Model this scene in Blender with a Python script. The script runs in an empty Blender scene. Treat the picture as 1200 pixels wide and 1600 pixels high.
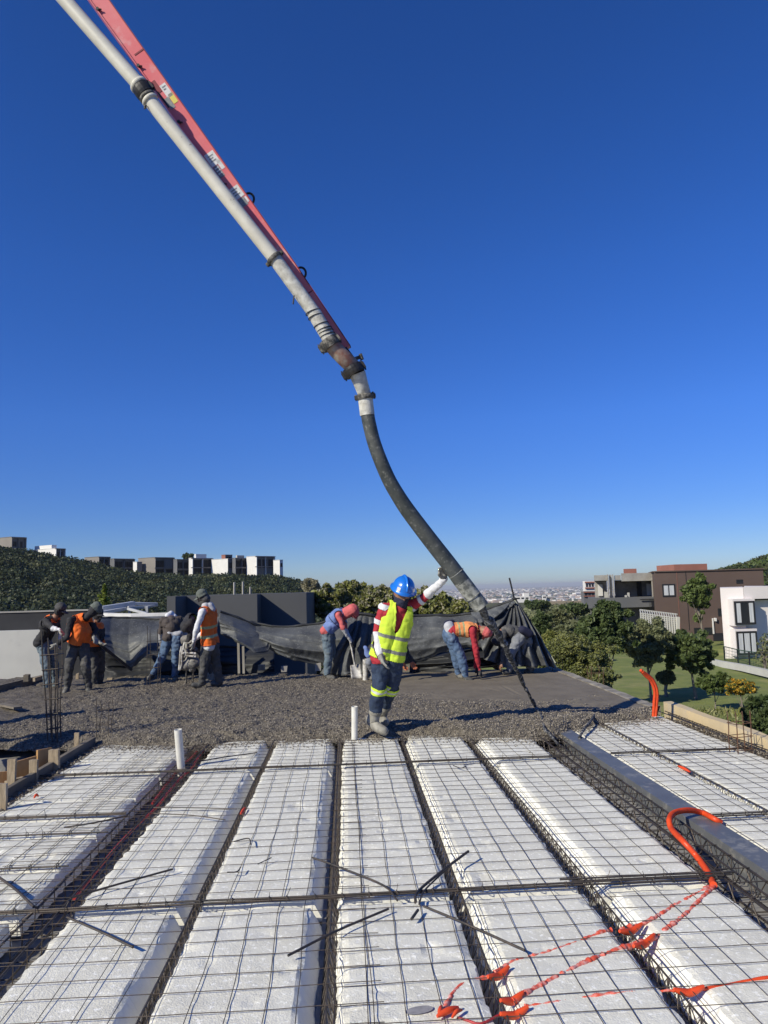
import bpy, math, random
import numpy as np
from mathutils import Vector, Matrix

S = bpy.context.scene
COL = S.collection
rng = np.random.default_rng(7)
random.seed(7)

# ------------------------------------------------------------------ camera
F = 1155.0; H = 1.65
PITCH = math.atan(120/1155); ROLL = math.radians(1.5); YAW = math.radians(3.0)
FW = np.array([math.sin(YAW)*math.cos(PITCH), math.cos(YAW)*math.cos(PITCH), math.sin(PITCH)])
_r0 = np.array([math.cos(YAW), -math.sin(YAW), 0.0]); _u0 = np.cross(_r0, FW)
RT = _r0*math.cos(ROLL) - _u0*math.sin(ROLL)
UP = _u0*math.cos(ROLL) + _r0*math.sin(ROLL)
CP = np.array([0, 0, H])
def G(u, v, z=0.0):
    d = FW + RT*(u-600)/F + UP*(800-v)/F
    return CP + d*((z-H)/d[2])
def P(u, v, d):
    return CP + (FW + RT*(u-600)/F + UP*(800-v)/F)*d
def mpx(d): return d/F          # metres covered by one photo pixel at depth d
cam = bpy.data.cameras.new('camera'); co = bpy.data.objects.new('camera', cam); COL.objects.link(co)
cam.sensor_fit = 'VERTICAL'; cam.sensor_height = 36.0; cam.lens = 36.0*F/1600
cam.clip_start = 0.05; cam.clip_end = 60000
m = Matrix.Identity(4)
for i in range(3):
    m[i][0] = RT[i]; m[i][1] = UP[i]; m[i][2] = -FW[i]; m[i][3] = CP[i]
co.matrix_world = m
S.camera = co

# ------------------------------------------------------------------ light
SUN_EL = math.radians(32.0)
SUN_AZ = math.atan2(-0.81, -0.585)         # from +Y towards +X
SUN_DIR = np.array([math.sin(SUN_AZ)*math.cos(SUN_EL), math.cos(SUN_AZ)*math.cos(SUN_EL), math.sin(SUN_EL)])
W = bpy.data.worlds.new('World'); S.world = W; W.use_nodes = True
nt = W.node_tree; bg = nt.nodes['Background']
sky = nt.nodes.new('ShaderNodeTexSky'); sky.sky_type = 'NISHITA'; sky.sun_disc = False
sky.sun_elevation = SUN_EL; sky.sun_rotation = SUN_AZ % (2*math.pi)
sky.altitude = 1900; sky.air_density = 1.0; sky.dust_density = 0.3; sky.ozone_density = 6.0
hs = nt.nodes.new('ShaderNodeHueSaturation'); hs.inputs['Saturation'].default_value = 1.20; hs.inputs['Hue'].default_value = 0.514
tcw = nt.nodes.new('ShaderNodeTexCoord'); sx = nt.nodes.new('ShaderNodeSeparateXYZ'); nt.links.new(tcw.outputs['Generated'], sx.inputs[0])
rp = nt.nodes.new('ShaderNodeValToRGB'); e = rp.color_ramp.elements; e[0].position = 0.0; e[0].color = (0.48, 0.49, 0.56, 1); e[1].position = 0.6; e[1].color = (1.06, 1.0, 1.03, 1)
for p_, c_ in ((0.03, (.58, .60, .69, 1)), (0.10, (.66, .70, .81, 1)), (0.22, (.93, .93, 1.02, 1)), (0.40, (1.04, 1.02, 1.08, 1))):
    k_ = rp.color_ramp.elements.new(p_); k_.color = c_
nt.links.new(sx.outputs[2], rp.inputs[0]); mxw = nt.nodes.new('ShaderNodeMix'); mxw.data_type = 'RGBA'; mxw.blend_type = 'MULTIPLY'; mxw.inputs['Factor'].default_value = 1
nt.links.new(sky.outputs[0], hs.inputs['Color']); nt.links.new(hs.outputs[0], mxw.inputs[6]); nt.links.new(rp.outputs[0], mxw.inputs[7]); nt.links.new(mxw.outputs[2], bg.inputs[0]); bg.inputs[1].default_value = 0.132
sl = bpy.data.lights.new('sun', 'SUN'); sl.energy = 5.0; sl.angle = math.radians(0.5); sl.color = (1.0, 0.94, 0.765)
so = bpy.data.objects.new('sun', sl); COL.objects.link(so)
so.rotation_euler = Vector(SUN_DIR).to_track_quat('Z', 'Y').to_euler()
S.view_settings.view_transform = 'Standard'; S.view_settings.look = 'None'
S.view_settings.exposure = 0.0; S.view_settings.gamma = 1.0
S.cycles.use_denoising = True
S.cycles.max_bounces = 6; S.cycles.diffuse_bounces = 3; S.cycles.glossy_bounces = 3; S.cycles.volume_bounces = 0
S.cycles.transparent_max_bounces = 8; S.cycles.transmission_bounces = 4

# ------------------------------------------------------------------ helpers
def tag(o, label=None, cat=None, group=None, kind=None):
    if label: o['label'] = label
    if cat: o['category'] = cat
    if group: o['group'] = group
    if kind: o['kind'] = kind
    return o
def empty(name, loc=(0, 0, 0), label=None, cat=None, group=None):
    o = bpy.data.objects.new(name, None); COL.objects.link(o); o.location = [float(c) for c in loc]
    o.empty_display_size = 0.1
    return tag(o, label, cat, group)
def link_mesh(name, me, parent=None):
    o = bpy.data.objects.new(name, me); COL.objects.link(o)
    if parent is not None:
        o.parent = parent; o.matrix_parent_inverse = Matrix.Translation(-parent.location)
    return o
_M32 = np.uint32(0xffffffff)
def _hash(ix, iy, iz):
    h = (ix.astype(np.int64)*374761393 + iy.astype(np.int64)*668265263 + iz.astype(np.int64)*2147483647) & 0xffffffff
    h = ((h ^ (h >> 13))*1274126177) & 0xffffffff
    h = ((h ^ (h >> 16))*2246822519) & 0xffffffff
    return ((h ^ (h >> 15)) & 0xffff)/32767.5 - 1.0
def noise(p, scale=1.0, seed=0):
    p = np.asarray(p, float)*scale + seed*17.37
    i = np.floor(p).astype(np.int64); f = p-i; f = f*f*(3-2*f)
    r = 0
    for dx in (0, 1):
        for dy in (0, 1):
            for dz in (0, 1):
                w = (f[..., 0] if dx else 1-f[..., 0])*(f[..., 1] if dy else 1-f[..., 1])*(f[..., 2] if dz else 1-f[..., 2])
                r = r + w*_hash(i[..., 0]+dx, i[..., 1]+dy, i[..., 2]+dz)
    return r
def fbm(p, scale=1.0, octs=4, seed=0):
    r = 0; a = 1.0
    for k in range(octs):
        r = r + a*noise(p, scale*2**k, seed+k); a *= 0.5
    return r
def mesh_from(name, V, FQ, mats, midx=None, smooth=False):
    """V (n,3), FQ list of equally sized face arrays"""
    me = bpy.data.meshes.new(name)
    V = np.asarray(V, np.float32).reshape(-1, 3)
    groups = [np.asarray(f, np.int32) for f in (FQ if isinstance(FQ, list) else [FQ]) if len(f)]
    nl = sum(g.size for g in groups); nf = sum(len(g) for g in groups)
    me.vertices.add(len(V)); me.vertices.foreach_set('co', V.ravel())
    me.loops.add(nl); me.polygons.add(nf)
    me.loops.foreach_set('vertex_index', np.concatenate([g.ravel() for g in groups]))
    tot = np.concatenate([np.full(len(g), g.shape[1], np.int32) for g in groups])
    st = np.concatenate([[0], np.cumsum(tot)[:-1]]).astype(np.int32)
    me.polygons.foreach_set('loop_start', st); me.polygons.foreach_set('loop_total', tot)
    for mm in (mats if isinstance(mats, (list, tuple)) else [mats]): me.materials.append(mm)
    if midx is not None: me.polygons.foreach_set('material_index', np.asarray(midx, np.int32))
    me.polygons.foreach_set('use_smooth', np.full(nf, bool(smooth)))
    me.update(calc_edges=True); me.validate()
    return me
class MB:
    def __init__(s): s.v = []; s.q = []; s.t = []; s.n = 0; s.qm = []; s.tm = []; s.m = 0
    def add(s, V, Q=None, T=None):
        V = np.asarray(V, float).reshape(-1, 3); s.v.append(V)
        if Q is not None and len(Q):
            Q = np.asarray(Q)+s.n; s.q.append(Q); s.qm += [s.m]*len(Q)
        if T is not None and len(T):
            T = np.asarray(T)+s.n; s.t.append(T); s.tm += [s.m]*len(T)
        s.n += len(V); return s
    def hexa(s, c):   # 8 corners: bottom 4 ccw then top 4
        return s.add(c, [(0, 3, 2, 1), (4, 5, 6, 7), (0, 1, 5, 4), (1, 2, 6, 5), (2, 3, 7, 6), (3, 0, 4, 7)])
    def box(s, x0, x1, y0, y1, z0, z1):
        return s.hexa([(x0, y0, z0), (x1, y0, z0), (x1, y1, z0), (x0, y1, z0), (x0, y0, z1), (x1, y0, z1), (x1, y1, z1), (x0, y1, z1)])
    def obox(s, c, ax, ay, az):   # centre and three half-axes
        c, ax, ay, az = [np.asarray(k, float) for k in (c, ax, ay, az)]
        return s.hexa([c-ax-ay-az, c+ax-ay-az, c+ax+ay-az, c-ax+ay-az, c-ax-ay+az, c+ax-ay+az, c+ax+ay+az, c-ax+ay+az])
    def bar(s, a, b, w, h, up=(0, 0, 1)):
        a = np.asarray(a, float); b = np.asarray(b, float); d = b-a; L = np.linalg.norm(d); d = d/L
        up = np.asarray(up, float); x = np.cross(d, up); x /= max(1e-9, np.linalg.norm(x)); z = np.cross(x, d)
        return s.obox((a+b)/2, x*w/2, d*L/2, z*h/2)
    def tube(s, pts, r, n=6, cap=True):
        pts = np.asarray(pts, float); k = len(pts)
        r = np.broadcast_to(np.asarray(r, float), (k,))
        tg = np.gradient(pts, axis=0); tg /= np.maximum(1e-9, np.linalg.norm(tg, axis=1))[:, None]
        ref = np.array([0, 0, 1.0]) if abs(tg[0][2]) < 0.9 else np.array([1.0, 0, 0])
        x = np.cross(tg[0], ref); x /= np.linalg.norm(x)
        ang = np.arange(n)*2*math.pi/n; V = []
        for i in range(k):
            x = x - tg[i]*(x@tg[i]); x /= max(1e-9, np.linalg.norm(x)); y = np.cross(tg[i], x)
            V.append(pts[i]+r[i]*(np.cos(ang)[:, None]*x+np.sin(ang)[:, None]*y))
        V = np.concatenate(V)
        a = np.arange(n); b = (a+1) % n
        Q = np.concatenate([np.stack([i*n+a, i*n+b, (i+1)*n+b, (i+1)*n+a], 1) for i in range(k-1)])
        T = None
        if cap:
            V = np.concatenate([V, V[:n], V[(k-1)*n:k*n], [pts[0]], [pts[-1]]]); c0 = k*n
            T = np.concatenate([np.stack([c0+b, c0+a, np.full(n, c0+2*n)], 1), np.stack([c0+n+a, c0+n+b, np.full(n, c0+2*n+1)], 1)])
        return s.add(V, Q, T)
    def lathe(s, o, axis, prof, n=20, xref=None, sx=1.0, sy=1.0):   # prof: (radius, height)
        o = np.asarray(o, float); ax = np.asarray(axis, float); ax = ax/np.linalg.norm(ax)
        ref = np.asarray(xref, float) if xref is not None else (np.array([0, 0, 1.0]) if abs(ax[2]) < .9 else np.array([1.0, 0, 0]))
        x = ref-ax*(ref@ax); x /= np.linalg.norm(x); y = np.cross(ax, x)
        ang = np.arange(n)*2*math.pi/n
        V = np.concatenate([o+ax*h+r*(sx*np.cos(ang)[:, None]*x+sy*np.sin(ang)[:, None]*y) for r, h in prof])
        a = np.arange(n); b = (a+1) % n; k = len(prof)
        Q = np.concatenate([np.stack([i*n+a, i*n+b, (i+1)*n+b, (i+1)*n+a], 1) for i in range(k-1)])
        return s.add(V, Q)
    def grid(s, A):    # (m,n,3)
        m_, n_ = A.shape[:2]; i = np.arange(m_*n_).reshape(m_, n_)
        return s.add(A.reshape(-1, 3), np.stack([i[:-1, :-1], i[1:, :-1], i[1:, 1:], i[:-1, 1:]], -1).reshape(-1, 4))
    def build(s, name, mats, parent=None, smooth=False):
        V = np.concatenate(s.v); fs = []; mi = []
        if s.q: fs.append(np.concatenate(s.q)); mi += s.qm
        if s.t: fs.append(np.concatenate(s.t)); mi += s.tm
        return link_mesh(name, mesh_from(name, V, fs, mats, mi, smooth), parent)
def smoothpath(pts, n=8):
    p = [np.asarray(q, float) for q in pts]; p = [2*p[0]-p[1]]+p+[2*p[-1]-p[-2]]; out = []
    for i in range(1, len(p)-2):
        for k in range(n):
            t = k/n; a, b, c, d = p[i-1], p[i], p[i+1], p[i+2]
            out.append(0.5*((2*b)+(-a+c)*t+(2*a-5*b+4*c-d)*t*t+(-a+3*b-3*c+d)*t**3))
    out.append(p[-2]); return np.array(out)
def copy_tree(o, parent=None):
    c = o.copy(); COL.objects.link(c)
    if parent is not None: c.parent = parent; c.matrix_parent_inverse = o.matrix_parent_inverse.copy()
    for ch in list(o.children): copy_tree(ch, c)
    return c

# ------------------------------------------------------------------ materials
def mat(name, c1, c2=None, scale=5.0, rough=0.8, bump=0.0, bscale=None, metallic=0.0, detail=6.0, lo=0.35, hi=0.65,
        c3=None, s3=1.0, t3=(0.55, 0.7), vor=0.0, vscale=40, spec=None, transl=0.0, coat=0.0, stretch=None, dist=0.01):
    mt = bpy.data.materials.new(name); mt.use_nodes = True; n = mt.node_tree.nodes; l = mt.node_tree.links
    b = n['Principled BSDF']; b.inputs['Roughness'].default_value = rough; b.inputs['Metallic'].default_value = metallic
    if spec is not None: b.inputs['Specular IOR Level'].default_value = spec
    if coat: b.inputs['Coat Weight'].default_value = coat
    tc = n.new('ShaderNodeTexCoord'); src = tc.outputs['Object']
    if stretch:
        mp = n.new('ShaderNodeMapping'); mp.inputs['Scale'].default_value = stretch; l.new(src, mp.inputs[0]); src = mp.outputs[0]
    col = None
    if c2 is not None:
        t = n.new('ShaderNodeTexNoise'); t.inputs['Scale'].default_value = scale; t.inputs['Detail'].default_value = detail
        t.inputs['Roughness'].default_value = 0.6; l.new(src, t.inputs['Vector'])
        r = n.new('ShaderNodeValToRGB'); r.color_ramp.elements[0].position = lo; r.color_ramp.elements[1].position = hi
        r.color_ramp.elements[0].color = (*c1, 1); r.color_ramp.elements[1].color = (*c2, 1)
        l.new(t.outputs['Fac'], r.inputs[0]); col = r.outputs[0]
    if c3 is not None:
        t = n.new('ShaderNodeTexNoise'); t.inputs['Scale'].default_value = s3; t.inputs['Detail'].default_value = 8
        t.inputs['Roughness'].default_value = 0.65; l.new(src, t.inputs['Vector'])
        r = n.new('ShaderNodeMapRange'); r.inputs[1].default_value = t3[0]; r.inputs[2].default_value = t3[1]
        l.new(t.outputs['Fac'], r.inputs[0])
        mx = n.new('ShaderNodeMix'); mx.data_type = 'RGBA'; l.new(r.outputs[0], mx.inputs['Factor'])
        if col is not None: l.new(col, mx.inputs[6])
        else: mx.inputs[6].default_value = (*c1, 1)
        mx.inputs[7].default_value = (*c3, 1); col = mx.outputs[2]
    if col is not None: l.new(col, b.inputs['Base Color'])
    else: b.inputs['Base Color'].default_value = (*c1, 1)
    h = None
    if bump:
        t = n.new('ShaderNodeTexNoise'); t.inputs['Scale'].default_value = bscale or scale*3; t.inputs['Detail'].default_value = 8
        t.inputs['Roughness'].default_value = 0.65
        l.new(src, t.inputs['Vector']); bp = n.new('ShaderNodeBump'); bp.inputs['Strength'].default_value = bump
        bp.inputs['Distance'].default_value = dist; l.new(t.outputs['Fac'], bp.inputs['Height']); h = bp
        l.new(bp.outputs[0], b.inputs['Normal'])
    if vor:
        t = n.new('ShaderNodeTexVoronoi'); t.inputs['Scale'].default_value = vscale; l.new(src, t.inputs['Vector'])
        bp = n.new('ShaderNodeBump'); bp.inputs['Strength'].default_value = vor; bp.inputs['Distance'].default_value = dist
        bp.invert = True; l.new(t.outputs['Distance'], bp.inputs['Height'])
        if h: l.new(h.outputs[0], bp.inputs['Normal'])
        l.new(bp.outputs[0], b.inputs['Normal'])
    if transl:
        tr = n.new('ShaderNodeBsdfTranslucent'); mx = n.new('ShaderNodeMixShader'); mx.inputs[0].default_value = transl
        if col is not None: l.new(col, tr.inputs[0])
        else: tr.inputs[0].default_value = (*c1, 1)
        l.new(b.outputs[0], mx.inputs[1]); l.new(tr.outputs[0], mx.inputs[2]); l.new(mx.outputs[0], n['Material Output'].inputs[0])
    return mt
def sr(r, g, b):
    f = lambda c: (c/255/12.92 if c/255 <= .04045 else ((c/255+.055)/1.055)**2.4)
    return (f(r), f(g), f(b))
M = {}
M['eps'] = mat('white_foam', (0.78, 0.76, 0.665), (0.68, 0.655, 0.56), scale=3.4, rough=0.8, bump=0.6, bscale=42, c3=(0.95, 0.935, 0.86), s3=34, t3=(0.55, 0.63), vor=0.25, vscale=120, dist=0.006)
M['epsclean'] = mat('clean_cut_foam', (0.88, 0.86, 0.78), (0.82, 0.80, 0.72), scale=9, rough=0.8, bump=0.2, bscale=60, vor=0.15, vscale=120, dist=0.004)
M['wire'] = mat('mesh_wire', (0.055, 0.045, 0.038), (0.12, 0.09, 0.07), scale=18, rough=0.6, metallic=0.5)
M['rebar'] = mat('rebar_steel', (0.05, 0.046, 0.043), (0.10, 0.078, 0.062), scale=14, rough=0.55, metallic=0.5, bump=0.3, bscale=180)
M['rust'] = mat('rusty_rebar', (0.16, 0.075, 0.04), (0.09, 0.06, 0.045), scale=14, rough=0.75, metallic=0.3)
M['conc'] = mat('wet_concrete', (0.175, 0.15, 0.115), (0.10, 0.085, 0.065), scale=22, rough=0.65, bump=0.5, bscale=70, detail=4, c3=(0.028, 0.025, 0.022), s3=26, t3=(0.53, 0.63), vor=0.6, vscale=45, dist=0.010, spec=0.4)
M['stone'] = mat('wet_stones', (0.29, 0.25, 0.195), (0.10, 0.088, 0.07), scale=30, rough=0.55, detail=2, lo=.4, hi=.6)
M['conc_smooth'] = mat('troweled_wet_concrete', (0.20, 0.172, 0.132), (0.15, 0.128, 0.098), scale=2.5, rough=0.8, spec=0.2, bump=0.35, bscale=30, dist=0.008, c3=(0.20, 0.18, 0.155), s3=25)
M['precast'] = mat('precast_concrete', (0.30, 0.29, 0.27), (0.20, 0.19, 0.18), scale=6, rough=0.9, bump=0.3)
M['oldconc'] = mat('raw_concrete', (0.42, 0.40, 0.36), (0.28, 0.26, 0.235), scale=0.9, rough=0.9, bump=0.4, bscale=8, c3=(0.16, 0.15, 0.14), s3=0.6)
M['steelgrey'] = mat('grey_painted_steel', (0.135, 0.14, 0.148), (0.105, 0.11, 0.118), scale=2.5, rough=0.45, bump=0.08, bscale=30, c3=(0.30, 0.285, 0.25), s3=7, t3=(0.55, 0.72), spec=0.4)
M['wood'] = mat('formwork_timber', (0.42, 0.33, 0.22), (0.26, 0.20, 0.13), scale=7, rough=0.85, bump=0.5, bscale=20, stretch=(6, 1, 1), c3=(0.30, 0.29, 0.27), s3=2.5)
M['ply'] = mat('plywood', (0.58, 0.33, 0.13), (0.44, 0.24, 0.09), scale=4, rough=0.7, bump=0.2, stretch=(4, 1, 1))
M['greytimber'] = mat('grey_weathered_timber', (0.21, 0.18, 0.14), (0.10, 0.085, 0.068), scale=6, rough=0.9, bump=0.5, stretch=(1, .2, 1))
M['pvc'] = mat('white_pvc', (0.74, 0.72, 0.66), (0.62, 0.60, 0.54), scale=6, rough=0.4)
M['pvcdirty'] = mat('splashed_pvc', (0.60, 0.58, 0.54), (0.26, 0.24, 0.21), scale=9, rough=0.6, lo=.42, hi=.58)
M['orange'] = mat('orange_conduit', (0.78, 0.085, 0.018), (0.62, 0.06, 0.015), scale=20, rough=0.45)
M['redpipe'] = mat('red_conduit', (0.45, 0.03, 0.035), (0.25, 0.03, 0.03), scale=20, rough=0.5)
M['pinkline'] = mat('dusty_orange_conduit', (0.74, 0.10, 0.05), (0.72, 0.36, 0.32), scale=34, rough=0.6, lo=.45, hi=.62)
M['tarp'] = mat('black_shade_cloth', (0.045, 0.047, 0.050), (0.115, 0.12, 0.12), scale=1.6, rough=0.55, bump=0.35, bscale=26, c3=(0.22, 0.225, 0.22), s3=34, t3=(0.56, 0.72), dist=0.010, spec=0.5)
M['tarpdark'] = mat('black_shade_cloth_dark', (0.012, 0.013, 0.014), (0.03, 0.031, 0.033), scale=2, rough=0.6, bump=0.3, bscale=24, dist=0.01)  # darkest cloth tone; on the backing sheet it stands in for shade
M['rope'] = mat('rope', (0.35, 0.36, 0.27), rough=0.9)
M['crust'] = mat('cement_crusted_rope', (0.035, 0.035, 0.036), (0.24, 0.235, 0.225), scale=26, rough=0.8, bump=1.0, bscale=40, lo=.48, hi=.6)
M['hose'] = mat('rubber_hose', (0.035, 0.042, 0.042), (0.085, 0.09, 0.085), scale=6, rough=0.55, bump=0.4, bscale=30, c3=(0.26, 0.26, 0.235), s3=22, t3=(0.56, 0.75))
M['hosetip'] = mat('cement_splashed_rubber', (0.10, 0.105, 0.095), (0.36, 0.36, 0.32), scale=14, rough=0.7, bump=0.5, bscale=40, lo=.4, hi=.6)
M['pipe'] = mat('cream_delivery_pipe', (0.74, 0.71, 0.61), (0.62, 0.59, 0.50), scale=5, rough=0.45, c3=(0.28, 0.22, 0.16), s3=11, t3=(0.63, 0.70))
M['pipewrap'] = mat('splashed_pipe', (0.70, 0.69, 0.63), (0.42, 0.40, 0.35), scale=14, rough=0.7, bump=0.6, bscale=50)
M['elbow'] = mat('rusty_red_elbow', (0.30, 0.14, 0.10), (0.42, 0.36, 0.29), scale=11, rough=0.7, bump=0.5, lo=.4, hi=.66)
M['clamp'] = mat('dirty_clamp', (0.05, 0.048, 0.045), (0.30, 0.28, 0.24), scale=24, rough=0.7, bump=0.6, metallic=0.2, lo=.45, hi=.7)
M['blackmetal'] = mat('black_metal', (0.02, 0.02, 0.022), (0.05, 0.045, 0.04), scale=20, rough=0.5, metallic=0.3)
M['red'] = mat('red_boom_paint', (0.70, 0.13, 0.14), (0.74, 0.22, 0.22), scale=2.2, rough=0.42, c3=(0.72, 0.46, 0.42), s3=3.3, t3=(0.58, 0.78))
M['reddark'] = mat('dark_red_paint', (0.22, 0.02, 0.025), rough=0.5)
M['blackwall'] = mat('black_wall_paint', (0.028, 0.028, 0.032), (0.04, 0.04, 0.044), scale=1.5, rough=0.9)
M['label'] = mat('sticker_white', (0.75, 0.74, 0.72), (0.6, 0.6, 0.58), scale=30, rough=0.5)
M['labelink'] = mat('sticker_ink', (0.16, 0.17, 0.18), (0.3, 0.31, 0.3), scale=60, rough=0.5)
M['labelyellow'] = mat('sticker_yellow', (0.72, 0.62, 0.12), rough=0.5)
M['grass'] = mat('lawn_grass', (0.20, 0.225, 0.05), (0.13, 0.165, 0.038), scale=0.9, rough=0.95, bump=0.8, bscale=14, c3=(0.28, 0.26, 0.10), s3=0.35, t3=(0.5, 0.75), dist=0.05)
M['scrub'] = mat('scrub_ground', (0.12, 0.115, 0.055), (0.06, 0.07, 0.03), scale=0.12, rough=1.0, bump=1.0, bscale=1.2, c3=(0.22, 0.17, 0.10), s3=0.02, t3=(0.52, 0.62), dist=0.4)
def leafmat(name, a, b, tr=0.25, sc=2.2): return mat(name, a, b, scale=sc, rough=0.55, transl=tr, detail=2, lo=.3, hi=.7, spec=0.3)
M['leafdark'] = leafmat('dark_leaves', (0.055, 0.085, 0.030), (0.125, 0.16, 0.060))
M['leafmid'] = leafmat('green_leaves', (0.070, 0.105, 0.028), (0.14, 0.18, 0.05))
M['leafgrey'] = leafmat('grey_green_leaves', (0.13, 0.15, 0.07), (0.23, 0.24, 0.12))
M['leafolive'] = leafmat('olive_leaves', (0.14, 0.165, 0.04), (0.26, 0.26, 0.075))
M['drygrass'] = leafmat('dry_grass', (0.20, 0.215, 0.085), (0.34, 0.33, 0.16))
M['leafpale'] = leafmat('pale_seedheads', (0.30, 0.28, 0.19), (0.42, 0.39, 0.27))
M['leaflime'] = leafmat('yellow_green_leaves', (0.15, 0.20, 0.03), (0.24, 0.27, 0.05))
M['flower'] = leafmat('yellow_flowers', (0.55, 0.30, 0.03), (0.62, 0.42, 0.06))
M['wood_far'] = leafmat('hillside_leaves', (0.022, 0.034, 0.015), (0.060, 0.075, 0.032), tr=0.15, sc=0.10)
M['wood_olive'] = leafmat('hillside_olive_leaves', (0.045, 0.055, 0.020), (0.090, 0.095, 0.038), tr=0.15, sc=0.3)
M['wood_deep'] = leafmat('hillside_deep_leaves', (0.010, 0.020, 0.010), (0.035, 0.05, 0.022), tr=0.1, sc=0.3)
M['bark'] = mat('bark', (0.25, 0.22, 0.18), (0.14, 0.12, 0.10), scale=9, rough=0.9, bump=0.6)
M['greywall'] = mat('dark_grey_render', (0.085, 0.087, 0.093), (0.075, 0.077, 0.083), scale=0.8, rough=0.9, bump=0.1, bscale=40, c3=(0.10, 0.10, 0.105), s3=0.4)
M['whitewall'] = mat('white_render', (0.72, 0.70, 0.67), (0.66, 0.64, 0.61), scale=0.5, rough=0.9, bump=0.05, bscale=30)
M['dirtywhite'] = mat('dirty_white_wall', (0.52, 0.51, 0.47), (0.46, 0.45, 0.42), scale=1.2, rough=0.9, c3=(0.42, 0.41, 0.38), s3=1.5)
M['pinkwall'] = mat('off_white_render', (0.74, 0.68, 0.66), (0.68, 0.63, 0.61), scale=0.4, rough=0.9)
M['beige'] = mat('beige_render', (0.50, 0.45, 0.38), (0.44, 0.40, 0.34), scale=0.15, rough=0.9)
M['brown'] = mat('brown_render', (0.118, 0.080, 0.066), (0.104, 0.070, 0.058), scale=0.25, rough=0.9, c3=(0.13, 0.09, 0.075), s3=0.1)
M['brick'] = mat('terracotta_render', (0.33, 0.135, 0.10), (0.26, 0.11, 0.08), scale=0.4, rough=0.9)
M['darkwall'] = mat('dark_or_shaded_render', (0.12, 0.122, 0.13), (0.15, 0.15, 0.155), scale=0.3, rough=0.9)  # dark render; on the hilltop fronts it paints in the shaded side
M['midwall'] = mat('taupe_render', (0.24, 0.215, 0.19), (0.21, 0.19, 0.17), scale=0.3, rough=0.9)
M['glass'] = mat('window_glass', (0.02, 0.024, 0.03), rough=0.08, spec=0.6)
M['frame'] = mat('black_window_frame', (0.02, 0.02, 0.022), rough=0.5)
M['curtain'] = mat('white_curtain', (0.62, 0.63, 0.64), (0.40, 0.41, 0.43), scale=9, rough=0.9, stretch=(3, 3, .05), lo=.4, hi=.6)
M['alu'] = mat('pale_aluminium', (0.62, 0.63, 0.64), (0.5, 0.5, 0.5), scale=4, rough=0.4, metallic=0.3)
M['city'] = mat('city_walls', (0.82, 0.78, 0.73), (0.42, 0.40, 0.40), scale=0.004, rough=0.9, detail=12, lo=.42, hi=.55)
M['yellowboard'] = mat('cream_painted_board', (0.60, 0.47, 0.27), (0.50, 0.40, 0.25), scale=3, rough=0.85, bump=0.3, c3=(0.42, 0.39, 0.34), s3=2.0, t3=(0.5, 0.7))
M['curb'] = mat('curb_concrete', (0.33, 0.30, 0.25), (0.14, 0.125, 0.105), scale=4, rough=0.9, bump=0.4)
M['skin'] = mat('skin', (0.30, 0.155, 0.095), (0.25, 0.125, 0.075), scale=9, rough=0.55)
M['beard'] = mat('dark_beard', (0.02, 0.015, 0.012), rough=0.8)
def cloth(name, a, b=None, sc=10, bs=28, c3=None, s3=7, t3=(.55, .7)): return mat(name, a, b or tuple(k*.72 for k in a), scale=sc, rough=0.88, bump=0.35, bscale=bs, c3=c3, s3=s3, t3=t3)
M['denim'] = cloth('denim', (0.065, 0.11, 0.20), (0.10, 0.16, 0.26), c3=(0.24, 0.27, 0.31), s3=4)
M['denimdark'] = cloth('dark_denim', (0.016, 0.028, 0.062), (0.032, 0.052, 0.095))
M['denimgrey'] = cloth('dusty_denim', (0.09, 0.13, 0.17), (0.15, 0.19, 0.22), c3=(0.22, 0.23, 0.23))
M['blackcloth'] = cloth('black_cloth', (0.018, 0.018, 0.021), (0.035, 0.034, 0.038))
M['charcoal'] = cloth('charcoal_cloth', (0.05, 0.05, 0.053), (0.08, 0.078, 0.075), c3=(0.15, 0.14, 0.13))
M['greypants'] = cloth('grey_trousers', (0.17, 0.18, 0.21), (0.22, 0.23, 0.25))
M['whitecloth'] = cloth('white_cloth', (0.72, 0.72, 0.74), (0.60, 0.60, 0.62))
M['greycloth'] = cloth('light_grey_cloth', (0.50, 0.50, 0.52), (0.40, 0.40, 0.42))
M['redcloth'] = cloth('red_cloth', (0.45, 0.03, 0.045), (0.34, 0.022, 0.035))
M['coral'] = cloth('coral_red_cloth', (0.58, 0.13, 0.13), (0.50, 0.10, 0.10))
M['bluecloth'] = cloth('blue_cloth', (0.13, 0.19, 0.42), (0.17, 0.24, 0.46))
M['navy'] = cloth('navy_cloth', (0.02, 0.022, 0.055))
M['brownvest'] = cloth('dark_brown_vest', (0.06, 0.048, 0.045), (0.075, 0.06, 0.055))
M['hivis'] = cloth('yellow_hivis', (0.62, 0.80, 0.05), (0.55, 0.74, 0.06))
M['orangevis'] = cloth('orange_hivis', (0.85, 0.17, 0.02), (0.74, 0.13, 0.02))
M['orangepale'] = cloth('faded_orange_hivis', (0.80, 0.33, 0.12), (0.78, 0.26, 0.08))
M['refl'] = mat('reflective_tape', (0.17, 0.175, 0.16), (0.26, 0.26, 0.24), scale=30, rough=0.35, metallic=0.2)
M['reflw'] = mat('white_reflective_tape', (0.62, 0.63, 0.62), (0.5, 0.5, 0.5), scale=30, rough=0.35)
M['reflg'] = mat('green_grey_tape', (0.42, 0.46, 0.20), (0.3, 0.33, 0.2), scale=30, rough=0.4)
M['glove'] = cloth('cement_grey_glove', (0.34, 0.33, 0.29), (0.22, 0.21, 0.19))
M['orangeglove'] = cloth('orange_glove', (0.55, 0.17, 0.07), (0.40, 0.14, 0.07))
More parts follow.
